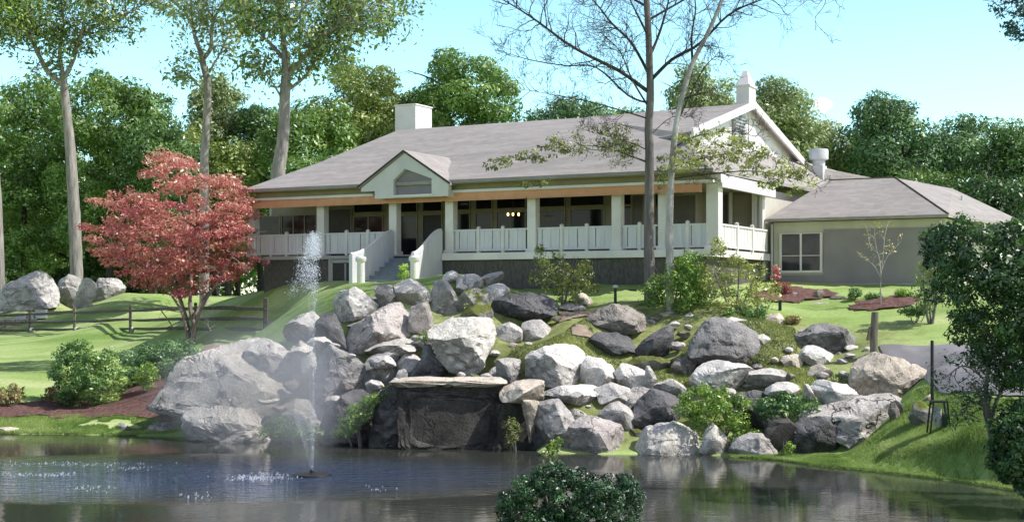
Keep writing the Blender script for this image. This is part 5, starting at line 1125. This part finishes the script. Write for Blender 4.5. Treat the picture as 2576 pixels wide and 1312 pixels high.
shrub('dark green ferns right of the thick bright fern mass', [(1900,1000),(1960,985),(2030,995),(2080,1010),(2085,1035),(2020,1050),(1950,1070),(1905,1060)], 42.3, .6, 60, (.12,.24), 2500, .05, 'leaf_bush', 11, name='fern', cat='fern', bias=-.2)
shrub('small yellow-green plant before the narrow dark rock on the right shore', [(1965,1140),(1975,1110),(1995,1095),(2010,1110),(1998,1135),(1980,1150)], 41, .2, 16, (.06,.12), 420, .035, 'leaf_bright', 12, cat='plant', bias=.1)
shrub('low green fern edge behind the grey shore boulders', [(1820,1110),(1850,1085),(1900,1075),(1930,1085),(1950,1100),(1900,1095),(1850,1115)], 42, .4, 34, (.08,.16), 1300, .04, 'leaf_bright', 13, name='fern', cat='fern')
shrub('airy round shrub with upright sprigs before the porch wall', [(1328,705),(1340,670),(1352,610),(1365,602),(1378,620),(1385,650),(1400,620),(1412,615),(1425,660),(1480,650),(1505,690),(1508,720),(1490,745),(1455,765),(1410,768),(1370,740)], 50.8, .9, 90, (.12,.26), 3800, .05, 'leaf_hazel', 14, inset=.35)
shrub('dense bright green shrub at the foot of the pale-barked tree', [(1592,745),(1625,705),(1645,690),(1690,650),(1740,625),(1770,640),(1790,700),(1785,760),(1740,790),(1660,795),(1610,775)], 49.4, 1.1, 120, (.18,.36), 8000, .055, 'leaf_bright', 15, bias=-.1)
shrub('loose light green shrub below the corner of the porch', [(1755,650),(1790,600),(1815,598),(1830,640),(1880,640),(1930,680),(1962,720),(1950,760),(1900,790),(1830,800),(1780,790),(1765,740)], 48.9, 1.0, 110, (.16,.32), 4800, .052, 'leaf_hazel', 16, inset=.35, bias=.12)
shrub('low ground shrub at the right foot of the loose light green shrub', [(1800,800),(1830,770),(1900,760),(1940,780),(1920,812),(1850,822)], 48.3, .5, 46, (.12,.24), 1900, .05, 'leaf_bush', 17)
shrub('small round dark shrub before the annex, left of the sapling', [(2128,748),(2135,728),(2152,721),(2170,730),(2172,750)], 51.6, .4, 24, (.1,.18), 900, .045, 'leaf_deep', 18)
shrub('low clipped shrub right beside the yellow-leaved sapling', [(2175,752),(2182,737),(2215,735),(2222,752)], 51.7, .4, 22, (.1,.18), 800, .045, 'leaf_bush', 19)
shrub('round light green shrub before the annex, right of the sapling', [(2252,750),(2256,730),(2275,721),(2296,732),(2298,750)], 51.4, .4, 26, (.1,.18), 1000, .045, 'leaf_bright', 20)
shrub('pale airy bush at the right end of the annex wall', [(2300,700),(2315,660),(2345,635),(2370,645),(2385,700),(2380,770),(2330,785),(2305,760)], 47.5, .7, 70, (.14,.28), 3000, .05, 'leaf_haze', 21, inset=.4)
shrub('dark low growth in the shade under the annex bush', [(2245,785),(2270,770),(2330,768),(2350,785),(2300,798)], 48, .5, 30, (.1,.2), 1100, .05, 'leaf_deep', 22, cat='plant')
shrub('red-leaved barberry bush at the left corner of the annex', [(1938,735),(1945,712),(1965,703),(1988,712),(1992,735),(1975,745),(1945,745)], 53, .5, 30, (.1,.2), 1300, .042, 'leaf_maroon', 23)
shrub('upright red flower spike left of the annex window', [(1940,700),(1944,670),(1953,660),(1962,675),(1962,705)], 53.4, .2, 14, (.07,.12), 420, .038, 'leaf_maple', 24, cat='plant', name='flower_spike')
shrub('dry brown grass tuft beside the flat cream lawn stone', [(1973,815),(1980,795),(2000,790),(2015,800),(2010,815)], 48, .3, 22, (.08,.16), 800, .045, 'leaf_dry', 25, cat='plant', name='grass_tuft')
shrub('yellow-leaved little plant at the foot of the steps', [(996,700),(1005,665),(1022,662),(1030,690),(1020,704)], 54.2, .3, 20, (.09,.16), 600, .045, 'leaf_bright', 26, cat='plant', bias=.3)
shrub('mossy green tuft before the knobbly crest stones', [(1150,790),(1170,760),(1215,752),(1225,775),(1190,792)], 49, .2, 18, (.07,.13), 420, .035, 'leaf_hazel', 27, cat='plant')
shrub('moss and weeds below the squarish pink-white block', [(1045,852),(1060,832),(1085,825),(1090,845),(1070,860)], 47.6, .2, 16, (.07,.13), 420, .035, 'leaf_bright', 28, cat='plant')
shrub('dark weeds under the right side of the big speckled boulder', [(1880,915),(1895,890),(1920,885),(1935,900),(1915,925)], 44.9, .3, 20, (.08,.15), 560, .04, 'leaf_hazel', 29, cat='plant', bias=-.25)
# foreground shrub at the near bank
shrub('dark glossy shrub in the foreground at the bottom of the view', [(1252,1340),(1258,1215),(1290,1195),(1340,1190),(1400,1165),(1440,1170),(1490,1185),(1540,1195),(1590,1200),(1612,1240),(1608,1340)], 27.6, .9, 260, (.10,.2), 42000, .030, 'leaf_fore', 30, stem=8, inset=.15)
# the dark tree at the right bank
d = 32.5; x, y = P(2492, 0, d)[:2]; base = (x+.1, y, gz(x, y)-.1)
dt = plant('shade_tree', 'large shade-darkened tree overhanging the right bank', 'tree', base)
D1 = [(2330,640),(2350,580),(2375,560),(2400,535),(2440,528),(2480,560),(2576,545),(2600,530),(2660,580),(2710,690),(2680,780),(2715,860),(2650,960),(2600,1000),(2560,960),(2520,990),(2500,950),(2470,940),(2450,930),(2440,900),(2420,880),(2400,830),(2385,800),(2350,790),(2330,740),(2350,700)]
crown('crown', D1, d, 2.0, 340, (.15,.34), 36000, .052, 'leaf_dark', dt, base, 40)
crown('crown', [(2520,560),(2576,548),(2630,590),(2690,700),(2640,820),(2690,960),(2650,1100),(2690,1220),(2600,1330),(2570,1230),(2530,1080),(2515,960),(2500,800)], 31.5, 1.5, 150, (.15,.34), 13000, .052, 'leaf_dark', dt, base, 42)
crown('low_branch', [(2485,1130),(2500,1060),(2560,1000),(2640,1010),(2690,1120),(2650,1230),(2620,1290),(2576,1240),(2530,1210),(2490,1180)], 30.5, 1.0, 150, (.13,.28), 15000, .055, 'leaf_dark', dt, base, 41, bias=.05)
mb = MB(); r_ = np.random.default_rng(9); tips = []
for pts, ra in (([(2494,1092),(2484,1020),(2482,960),(2500,860),(2530,760)],.085), ([(2496,1092),(2500,1030),(2520,980),(2560,900),(2600,800)],.06), ([(2490,1092),(2476,1040),(2470,1000),(2440,960)],.03), ([(2482,960),(2450,930),(2420,920),(2395,935)],.025), ([(2484,985),(2440,1010),(2425,1040)],.02),([(2500,860),(2440,760),(2390,700)],.05)):
    q = path3(pts, d, np.linspace(0, r_.normal(0, .5), len(pts))); q = limb(mb, q, ra, .012, 8, .04)
    for j in range(5, len(q)): branch(mb, q[j], r_.normal(size=3)+np.array([-.3, 0, 0]), .5, .016, 1, r_, tips, minr=.005, wig=.7)
mb.build('trunk', M['bark_mid'], dt, base, smooth=True)
tipleaves('fringe_leaves', tips, 5, .25, .045, 'leaf_dark', dt, base, 3)

# ---- young tree with amber leaves before the annex
d = 50.4; x, y = P(2215, 0, d)[:2]; base = (x, y, gz(x, y)-.05); sp = plant('sapling', 'young staked tree with a few amber leaves in front of the annex wall', 'tree', base); mb = MB(); tips = []; r_ = np.random.default_rng(4)
for pts, ra in (([(2215,770),(2215,720),(2216,690)],.035), ([(2216,692),(2210,640),(2190,620),(2180,570)],.018), ([(2216,690),(2222,640),(2225,600),(2232,565)],.018), ([(2216,700),(2200,670),(2178,650)],.012), ([(2218,680),(2235,640),(2265,610)],.012), ([(2214,660),(2202,610),(2200,575)],.012)):
    q = limb(mb, path3(pts, d, np.linspace(0, r_.normal(0, .2), len(pts))), ra, .006, 6)
    if ra < .03:
        for j in range(4, len(q), 1): branch(mb, q[j], r_.normal(size=3)*np.array([.8, .8, .3])+np.array([0, 0, .7]), .35, .007, 0, r_, tips, minr=.005, sides=4)
mb.build('trunk', M['bark_birch'], sp, base, smooth=True)
tipleaves('leaves', [t for t in tips if r_.random() < .75], 3, .14, .035, 'leaf_amber', sp, base, 2)

# ---- grass blades on the near banks and slopes
def blades(polys, n, h, seed, mat='blade'):
    r_ = np.random.default_rng(seed); out = []
    for poly, frac in polys:
        poly = np.array(poly); lo, hi = poly.min(0), poly.max(0); got = []
        while sum(map(len, got)) < n*frac:
            q = r_.uniform(lo, hi, (n, 2)); got.append(q[inpoly(q, poly)])
        out.append(np.concatenate(got)[:int(n*frac)])
    q = np.concatenate(out); q = q[~inpoly(q, pond)]
    den = vnoise(np.c_[q*.9, q[:, :1]*0], 77)+.6*vnoise(np.c_[q*2.6, q[:, :1]*0], 78); q = q[den > -1.1]; den = den[den > -1.1]
    z = ground(q); k = len(q); b = np.c_[q, z-.01]
    hh = h*r_.uniform(.5, 1.4, k)*(1+.6*np.clip(den, 0, 1)); az = r_.uniform(0, 6.28, k); wd = .009+.005*r_.random(k)
    s = np.c_[np.cos(az), np.sin(az), az*0]*wd[:, None]
    tip = b+np.c_[r_.normal(0, .35, k), r_.normal(0, .35, k), np.ones(k)]*hh[:, None]
    V = np.stack([b-s, b+s, tip], 1).reshape(-1, 3)
    o = quadmesh('grass', V, np.clip(.45+.35*den+r_.normal(0, .15, k), 0, 1), M[mat], nper=3)
    return tag(o, kind='stuff')
nb = [gp(1940,1165,41.2),gp(2000,1135,41.4),gp(2130,1122,40.7),gp(2260,1085,40.9),gp(2300,1030,41.6),gp(2338,950,41.3),gp(2460,995,39.0),gp(2600,1018,38.0),gp(2700,1050,37),gp(2720,1230,32.5),gp(2640,1290,31.2),(12.4,33.2)]+[tuple(p) for p in pond[16:23][::-1]]
o = blades([(nb, 1.0)], 150000, .055, 1); tag(o, 'long bright grass on the right bank of the pond', 'grass')
o = blades([([gp(-60,1091,48.3),gp(485,1100,47.6),gp(485,1035,50.2),gp(200,1045,50.2),gp(-60,1035,50.5)], 1.0)], 60000, .065, 2); tag(o, 'grass fringe along the left shore of the pond', 'grass')
o = blades([([gp(1400,900,46),gp(1250,905,46),gp(1230,880,47),gp(1420,845,47.5),gp(1480,800,48.8),gp(1500,860,47),gp(1700,900,46),gp(1720,840,47),gp(1900,800,48.5),gp(2000,830,47.3),gp(2010,900,45),gp(2150,930,43.5),gp(2130,990,42.5),gp(1900,1000,43.4),gp(1700,950,44.8)], 1.0)], 40000, .06, 3, 'leaf_hazel'); tag(o, 'short dry grass between the boulders of the rockery', 'grass')
# ---------------------------------------------------------------- split-rail fence
def fpt(px, d): x, y = P(px, 0, d)[:2]; return np.array([x, y, gz(x, y)])
posts = [(-60,82),(75,79),(187,74),(328,68.5),(492,63),(668,57)]
fb = fpt(328, 68.5); fence = plant('rail_fence', 'weathered three-rail fence crossing the left lawn', 'fence', fb)
pp = [P(px, py, d) for (px, d), py in zip(posts, (838,836,835,834,834,838))]
FH = 1.18
for k, p in enumerate(pp):
    mb = MB(); h = FH+.10 if k < 5 else 1.42; s = .06 if k < 5 else .085
    mb.box(p[0]-s,p[0]+s,p[1]-s,p[1]+s,p[2]-.25,p[2]+h); mb.add([(p[0]-s,p[1]-s,p[2]+h),(p[0]+s,p[1]-s,p[2]+h),(p[0]+s,p[1]+s,p[2]+h),(p[0]-s,p[1]+s,p[2]+h),(p[0],p[1],p[2]+h+.05)],[(0,1,4),(1,2,4),(2,3,4),(3,0,4)])
    mb.build('post', M['rail'] if k != 2 else M['post_wood'], fence, fb, bevel=.012)
for k in range(5):
    for j, f in enumerate((.16,.58,1.04)):
        mb = MB(); a = pp[k]+np.array([.05,-.09,f]); b = pp[k+1]+np.array([.02,-.09,f-.02+.03*((k+j) % 2)])
        q = np.array([a+(b-a)*t+np.array([0,0,.025*math.sin(t*5+k+j)]) for t in np.linspace(0,1,9)])
        mb.tube(q, np.array([.045,.065,.07,.075,.07,.075,.07,.065,.045])*(1.15 if j == 2 else 1), 7, .08)
        mb.build('rail', M['rail'], fence, fb)
# small stones at the feet of three posts
for k, w_ in ((1,'first'),(2,'second'),(3,'third')):
    px = posts[k][0]; d = posts[k][1]-.35; py = HY-(pp[k][2])*F/d
    rock('white stone at the foot of the %s fence post from the left' % w_, 'rock_white', d, .9, [(px-1,py+3),(px+1,py-11),(px+6,py-13),(px+12,py-6),(px+12,py+4)], 600+k, cuts=3, sub=3).name = 'stone'
rock('dark squarish stone at the foot of the tall right end post of the fence', 'rock_dark', 56.5, .8, [(665,845),(667,812),(692,809),(697,848)], 610, cuts=3)
# low garden walls, terrace furniture and a parked car glimpsed beyond the fence at the far left
b = fpt(22, 82.5); mb = MB()
for r_ in range(3):
    for c_ in range(7):
        x = b[0]-2.6+c_*.60+(.36 if r_ % 2 else 0); mb.box(x,x+.565,b[1],b[1]+.35,b[2]+r_*.2-.1,b[2]+r_*.2+.085)
tag(mb.build('block_wall', M['rock_beige'], None, b, bevel=.03), 'low beige block wall beyond the fence at the far left', 'wall').location = b
for k, (px, lab) in enumerate(((104,'small white lidded bin beyond the fence, right of the narrow white box'),(54,'white crate behind the low beige block wall beyond the fence'),(80,'narrow white box between the white crate and the lidded bin beyond the fence'))):
    b = fpt(px, 83.4); mb = MB(); h = (.46,.40,.34)[k]; w_ = (.30,.34,.16)[k]
    mb.box(b[0]-w_,b[0]+w_,b[1]-.2,b[1]+.2,b[2],b[2]+h); mb.box(b[0]-w_-.03,b[0]+w_+.03,b[1]-.23,b[1]+.23,b[2]+h+.002,b[2]+h+.06)
    tag(mb.build(('bin','crate','box')[k], M['whitemetal'], None, b, bevel=.02), lab, ('bin','crate','box')[k]).location = b
# ---------------------------------------------------------------- small things on the right
d = 44.6; b = fpt(2199, d); top = z_at(784, d); wp_ = plant('wooden_post', 'old grey wooden post with a bent flap, at the corner of the driveway', 'post', b)
mb = MB(); w_ = 9*mpp(d)
pts = [(-w_,-.1),(w_,-.1),(w_*.92,.1),(w_*.95,-.0)]
mb.tube([(b[0],b[1],b[2]-.2),(b[0]-.01,b[1],b[2]+(top-b[2])*.4),(b[0]+.015,b[1],b[2]+(top-b[2])*.8),(b[0]+.02,b[1],top)], [w_*1.15,w_*1.05,w_*.95,w_*.9], 9, .06)
mb.build('post', M['post_wood'], wp_, b, smooth=True)
mb = MB(); mb.bar((b[0]-w_*1.1,b[1]-.05,z_at(822,d)),(b[0]-w_*2.0,b[1]-.1,z_at(855,d)),.05,.10); mb.build('flap', M['wood'], wp_, b)
d = 40.4; b = fpt(2345, d); top = z_at(855, d); mb = MB(); mb.lathe([(.05,-.2),(.05,0),(.048,top-b[2]-.03),(.03,top-b[2])], (b[0],b[1],b[2]), 14)
bo = mb.build('bollard', M['black'], None, b, smooth=True); bo.location = b; tag(bo, 'slim black bollard at the edge of the driveway', 'bollard')
d = 38.1; b = fpt(2365, d); ln = plant('lantern_box', 'black open-framed lantern box with a grey cylinder on the right bank', 'garden light', b); top = z_at(1012, d); h = top-b[2]; m_ = mpp(d)
mb = MB(); x0, x1 = b[0]-22*m_, b[0]+24*m_
for a, c_ in (((x0-.03,b[1],b[2]-.05),(x0+.06,b[1],top)),((x1+.02,b[1],b[2]-.05),(x1-.06,b[1],top)),((x0-.03,b[1]+.3,b[2]-.05),(x0+.06,b[1]+.3,top)),((x1+.02,b[1]+.3,b[2]-.05),(x1-.06,b[1]+.3,top))): mb.bar(a,c_,.045,.045)
mb.box(x0+.04,x1-.04,b[1]-.03,b[1]+.33,top-.003,top+.05)
mb.build('frame', M['black'], ln, b, bevel=.01)
mb = MB(); mb.lathe([(.10,h*.18),(.11,h*.2),(.11,h*.78),(.08,h*.84)], (b[0]-.03,b[1]+.14,b[2]), 16); mb.build('cylinder', M['greymetal'], ln, b, smooth=True)
mb = MB(); mb.box(x1-.14,x1-.035,b[1]+.02,b[1]+.28,b[2]+.02,b[2]+h*.62); mb.build('side_case', M['green_metal'], ln, b, bevel=.02)
d = 50.4; b = fpt(1548, d); top = z_at(724, d); gl = plant('path_light', 'thin dark green post light with a white cap before the porch wall', 'garden light', b)
mb = MB(); mb.lathe([(.06,-.2),(.055,0),(.05,top-b[2])], tuple(b), 10); mb.build('post', M['green_metal'], gl, b, smooth=True)
mb = MB(); mb.lathe([(.05,.003),(.095,.02),(.10,.07),(.06,.11),(.02,.12)], (b[0],b[1],top), 14); mb.build('cap', M['white'], gl, b, smooth=True)
b = fpt(1560, 52.5); mb = MB(); a = fpt(1500,53.2); c_ = fpt(1602,51.9)
zt = z_at(727, 52.5); mb.add([(a[0],a[1],a[2]-.3),(c_[0],c_[1],c_[2]-.3),(c_[0],c_[1],zt),(a[0],a[1],zt),(a[0],a[1]+.12,a[2]-.3),(c_[0],c_[1]+.12,c_[2]-.3),(c_[0],c_[1]+.12,zt),(a[0],a[1]+.12,zt)],[(0,1,2,3),(5,4,7,6),(3,2,6,7),(0,3,7,4),(1,5,6,2)])
o = mb.build('green_screen', M['green_metal'], None, b); o.location = b; tag(o, 'low dark green screen board along the foot of the porch wall', 'screen')
d = 51.2; b = fpt(1962, d-1.4); mb = MB(); mb.box(b[0]-.05,b[0]+.05,b[1]-.05,b[1]+.05,b[2],b[2]+.32); mb.box(b[0]-.07,b[0]+.07,b[1]-.07,b[1]+.07,b[2]+.323,b[2]+.36)
o = mb.build('marker_post', M['black'], None, b); o.location = b; tag(o, 'tiny black marker post on the lawn behind the flat cream stone', 'post')

# ---------------------------------------------------------------- fountain
def clearmat(name, colr, alpha, emit=0):
    m, nt, out = newmat(name); L = nt.links.new
    t = N(nt, 'ShaderNodeBsdfTransparent'); d_ = N(nt, 'ShaderNodeBsdfDiffuse'); d_.inputs[0].default_value = (*colr, 1); tr = N(nt, 'ShaderNodeBsdfTranslucent'); tr.inputs[0].default_value = (*colr, 1)
    a = N(nt, 'ShaderNodeMixShader', Fac=.5); L(d_.outputs[0], a.inputs[1]); L(tr.outputs[0], a.inputs[2])
    x = N(nt, 'ShaderNodeMixShader'); L(t.outputs[0], x.inputs[1]); L(a.outputs[0], x.inputs[2])
    tc = N(nt, 'ShaderNodeTexCoord'); mp = N(nt, 'ShaderNodeMapping'); mp.inputs['Scale'].default_value = (5, 5, .7); L(tc.outputs['Object'], mp.inputs[0])
    n_ = N(nt, 'ShaderNodeTexNoise', Scale=1.6, Detail=5); L(mp.outputs[0], n_.inputs['Vector'])
    r_ = ramp(nt, [(.3, (alpha*.3,)*3), (.7, (alpha*1.6,)*3)]); L(n_.outputs[0], r_.inputs[0]); L(r_.outputs[0], x.inputs[0])
    L(x.outputs[0], out.inputs[0]); return m
M['jet'] = clearmat('jet_water', (.80,.83,.90), .07)
M['drop'] = clearmat('water_drops', (.86,.89,.95), .34)
fd = 37.0; fp = P(785, 1195, fd); fp[2] = WATER; fo = plant('fountain', 'floating fountain throwing a tall jet and mist over the pond', 'fountain', fp)
mb = MB(); mb.lathe([(.20,-.10),(.50,-.06),(.51,.0),(.49,.045),(.2,.06),(.1,.08)], tuple(fp), 26); mb.build('float', M['black'], fo, fp, smooth=True)
mb = MB(); mb.lathe([(.06,.03),(.07,.12),(.045,.16)], tuple(fp), 14); mb.build('nozzle', M['black'], fo, fp, smooth=True)
H = z_at(592, fd)-fp[2]
def shell(r0, r1, h, n=22, tilt=0):
    g = MB(); k = 16
    g.tube([(fp[0]+tilt*(i/k)*h, fp[1], fp[2]+.12+h*i/k) for i in range(k+1)], [r0+(r1-r0)*(i/k)**1.2 for i in range(k+1)], n, .05, cap=False); return g
shell(.035,.10,H*.72).build('jet', M['jet'], fo, fp, smooth=True)
shell(.045,.30,H*.24,tilt=-.12).build('jet_cone', M['jet'], fo, fp, smooth=True)
# droplets: small faceted beads, dense at the crown of the jet and drifting down to the left
def drops(name, pos, size, mat='drop'):
    v = np.array([(1,0,0),(-1,0,0),(0,1,0),(0,-1,0),(0,0,1),(0,0,-1)], float); fa = [(0,2,4),(2,1,4),(1,3,4),(3,0,4),(2,0,5),(1,2,5),(3,1,5),(0,3,5)]
    tri = np.array([v[list(f)] for f in fa]).reshape(-1, 3)
    V = (pos[:, None]+tri[None]*np.asarray(size)[:, None, None]*np.array([1,1,1.5])).reshape(-1, 3)
    o = quadmesh(name, V, np.zeros(len(pos)*8), M[mat], fo, fp, nper=3); o['kind'] = 'stuff'; return o
r_ = np.random.default_rng(2); n_ = 10000
u = r_.random(n_); h = H*(1-.24*u); back = r_.beta(1.0, 2.2, n_)*(.25+1.0*u)
cl = vnoise(np.c_[back*5, h*5, 0*h], 6); ok = cl > r_.uniform(-.6, .5, n_)
pos = np.c_[fp[0]+.12-back*.72+.06*r_.normal(size=n_), fp[1]+.35*r_.normal(size=n_), fp[2]+h+.08*r_.normal(size=n_)][ok]
drops('spray_drops', pos, r_.gamma(2.0, .0022, len(pos))+.0025)
n_ = 420; h = H*r_.random(n_)**.6; pos = np.c_[fp[0]+.06*h/H*r_.normal(size=n_)+.10*h/H, fp[1]+.06*r_.normal(size=n_), fp[2]+h]
drops('spray_drops', pos, r_.gamma(2, .003, n_)+.003)
# splashes on the water: patches of glittering drops
sp_ = []
for px, py, sx, sy, k in ((640,1205,62,6,330),(200,1170,150,5,170),(90,1197,90,4,140),(230,1232,75,7,70),(500,1252,55,12,50),(950,1232,40,6,20),(330,1180,60,5,60),(680,1195,30,3,60)):
    for _ in range(k):
        x = px+r_.normal()*sx*.6; y = py+r_.normal()*sy*.6; q = wp(x, max(y, 1120)); sp_.append((q[0], q[1], WATER+.02+.04*r_.random()))
drops('splash_drops', np.array(sp_), r_.gamma(2, .0045, len(sp_))+.004)
# mist: a thin cloud drifting left of the jet
m, nt, out = newmat('fountain_mist'); L = nt.links.new
vs = N(nt, 'ShaderNodeVolumeScatter'); vs.inputs['Color'].default_value = (.86,.88,.98,1); vs.inputs['Anisotropy'].default_value = .2
tc = N(nt, 'ShaderNodeTexCoord'); mp = N(nt, 'ShaderNodeMapping'); mp.inputs['Location'].default_value = (-1,-1,-1); mp.inputs['Scale'].default_value = (2,2,2); L(tc.outputs['Generated'], mp.inputs[0])
ln = N(nt, 'ShaderNodeVectorMath', operation='LENGTH'); L(mp.outputs[0], ln.inputs[0])
n_ = N(nt, 'ShaderNodeTexNoise', Scale=.8, Detail=3); L(tc.outputs['Object'], n_.inputs['Vector'])
ad = N(nt, 'ShaderNodeMath', operation='MULTIPLY_ADD'); L(n_.outputs[0], ad.inputs[0]); ad.inputs[1].default_value = .5; L(ln.outputs['Value'], ad.inputs[2])
mr = N(nt, 'ShaderNodeMapRange', interpolation_type='SMOOTHSTEP'); mr.inputs[1].default_value = .30; mr.inputs[2].default_value = 1.2; mr.inputs[3].default_value = .42; mr.inputs[4].default_value = 0
L(ad.outputs[0], mr.inputs[0]); L(mr.outputs[0], vs.inputs['Density'])
L(vs.outputs[0], out.inputs['Volume']); M['mist'] = m
def ell(name, c, r):
    v, f = ICO[3]; me = bpy.data.meshes.new(name); me.from_pydata((v*np.array(r)+np.array(c)-fp).tolist(), [], f); me.materials.append(M['mist'])
    return link(bpy.data.objects.new(name, me), fo)
ell('mist', P(650, 985, 41), (3.9, 2.6, 2.7))
ell('mist', P(770, 960, 39), (1.2, 1.2, 3.6))
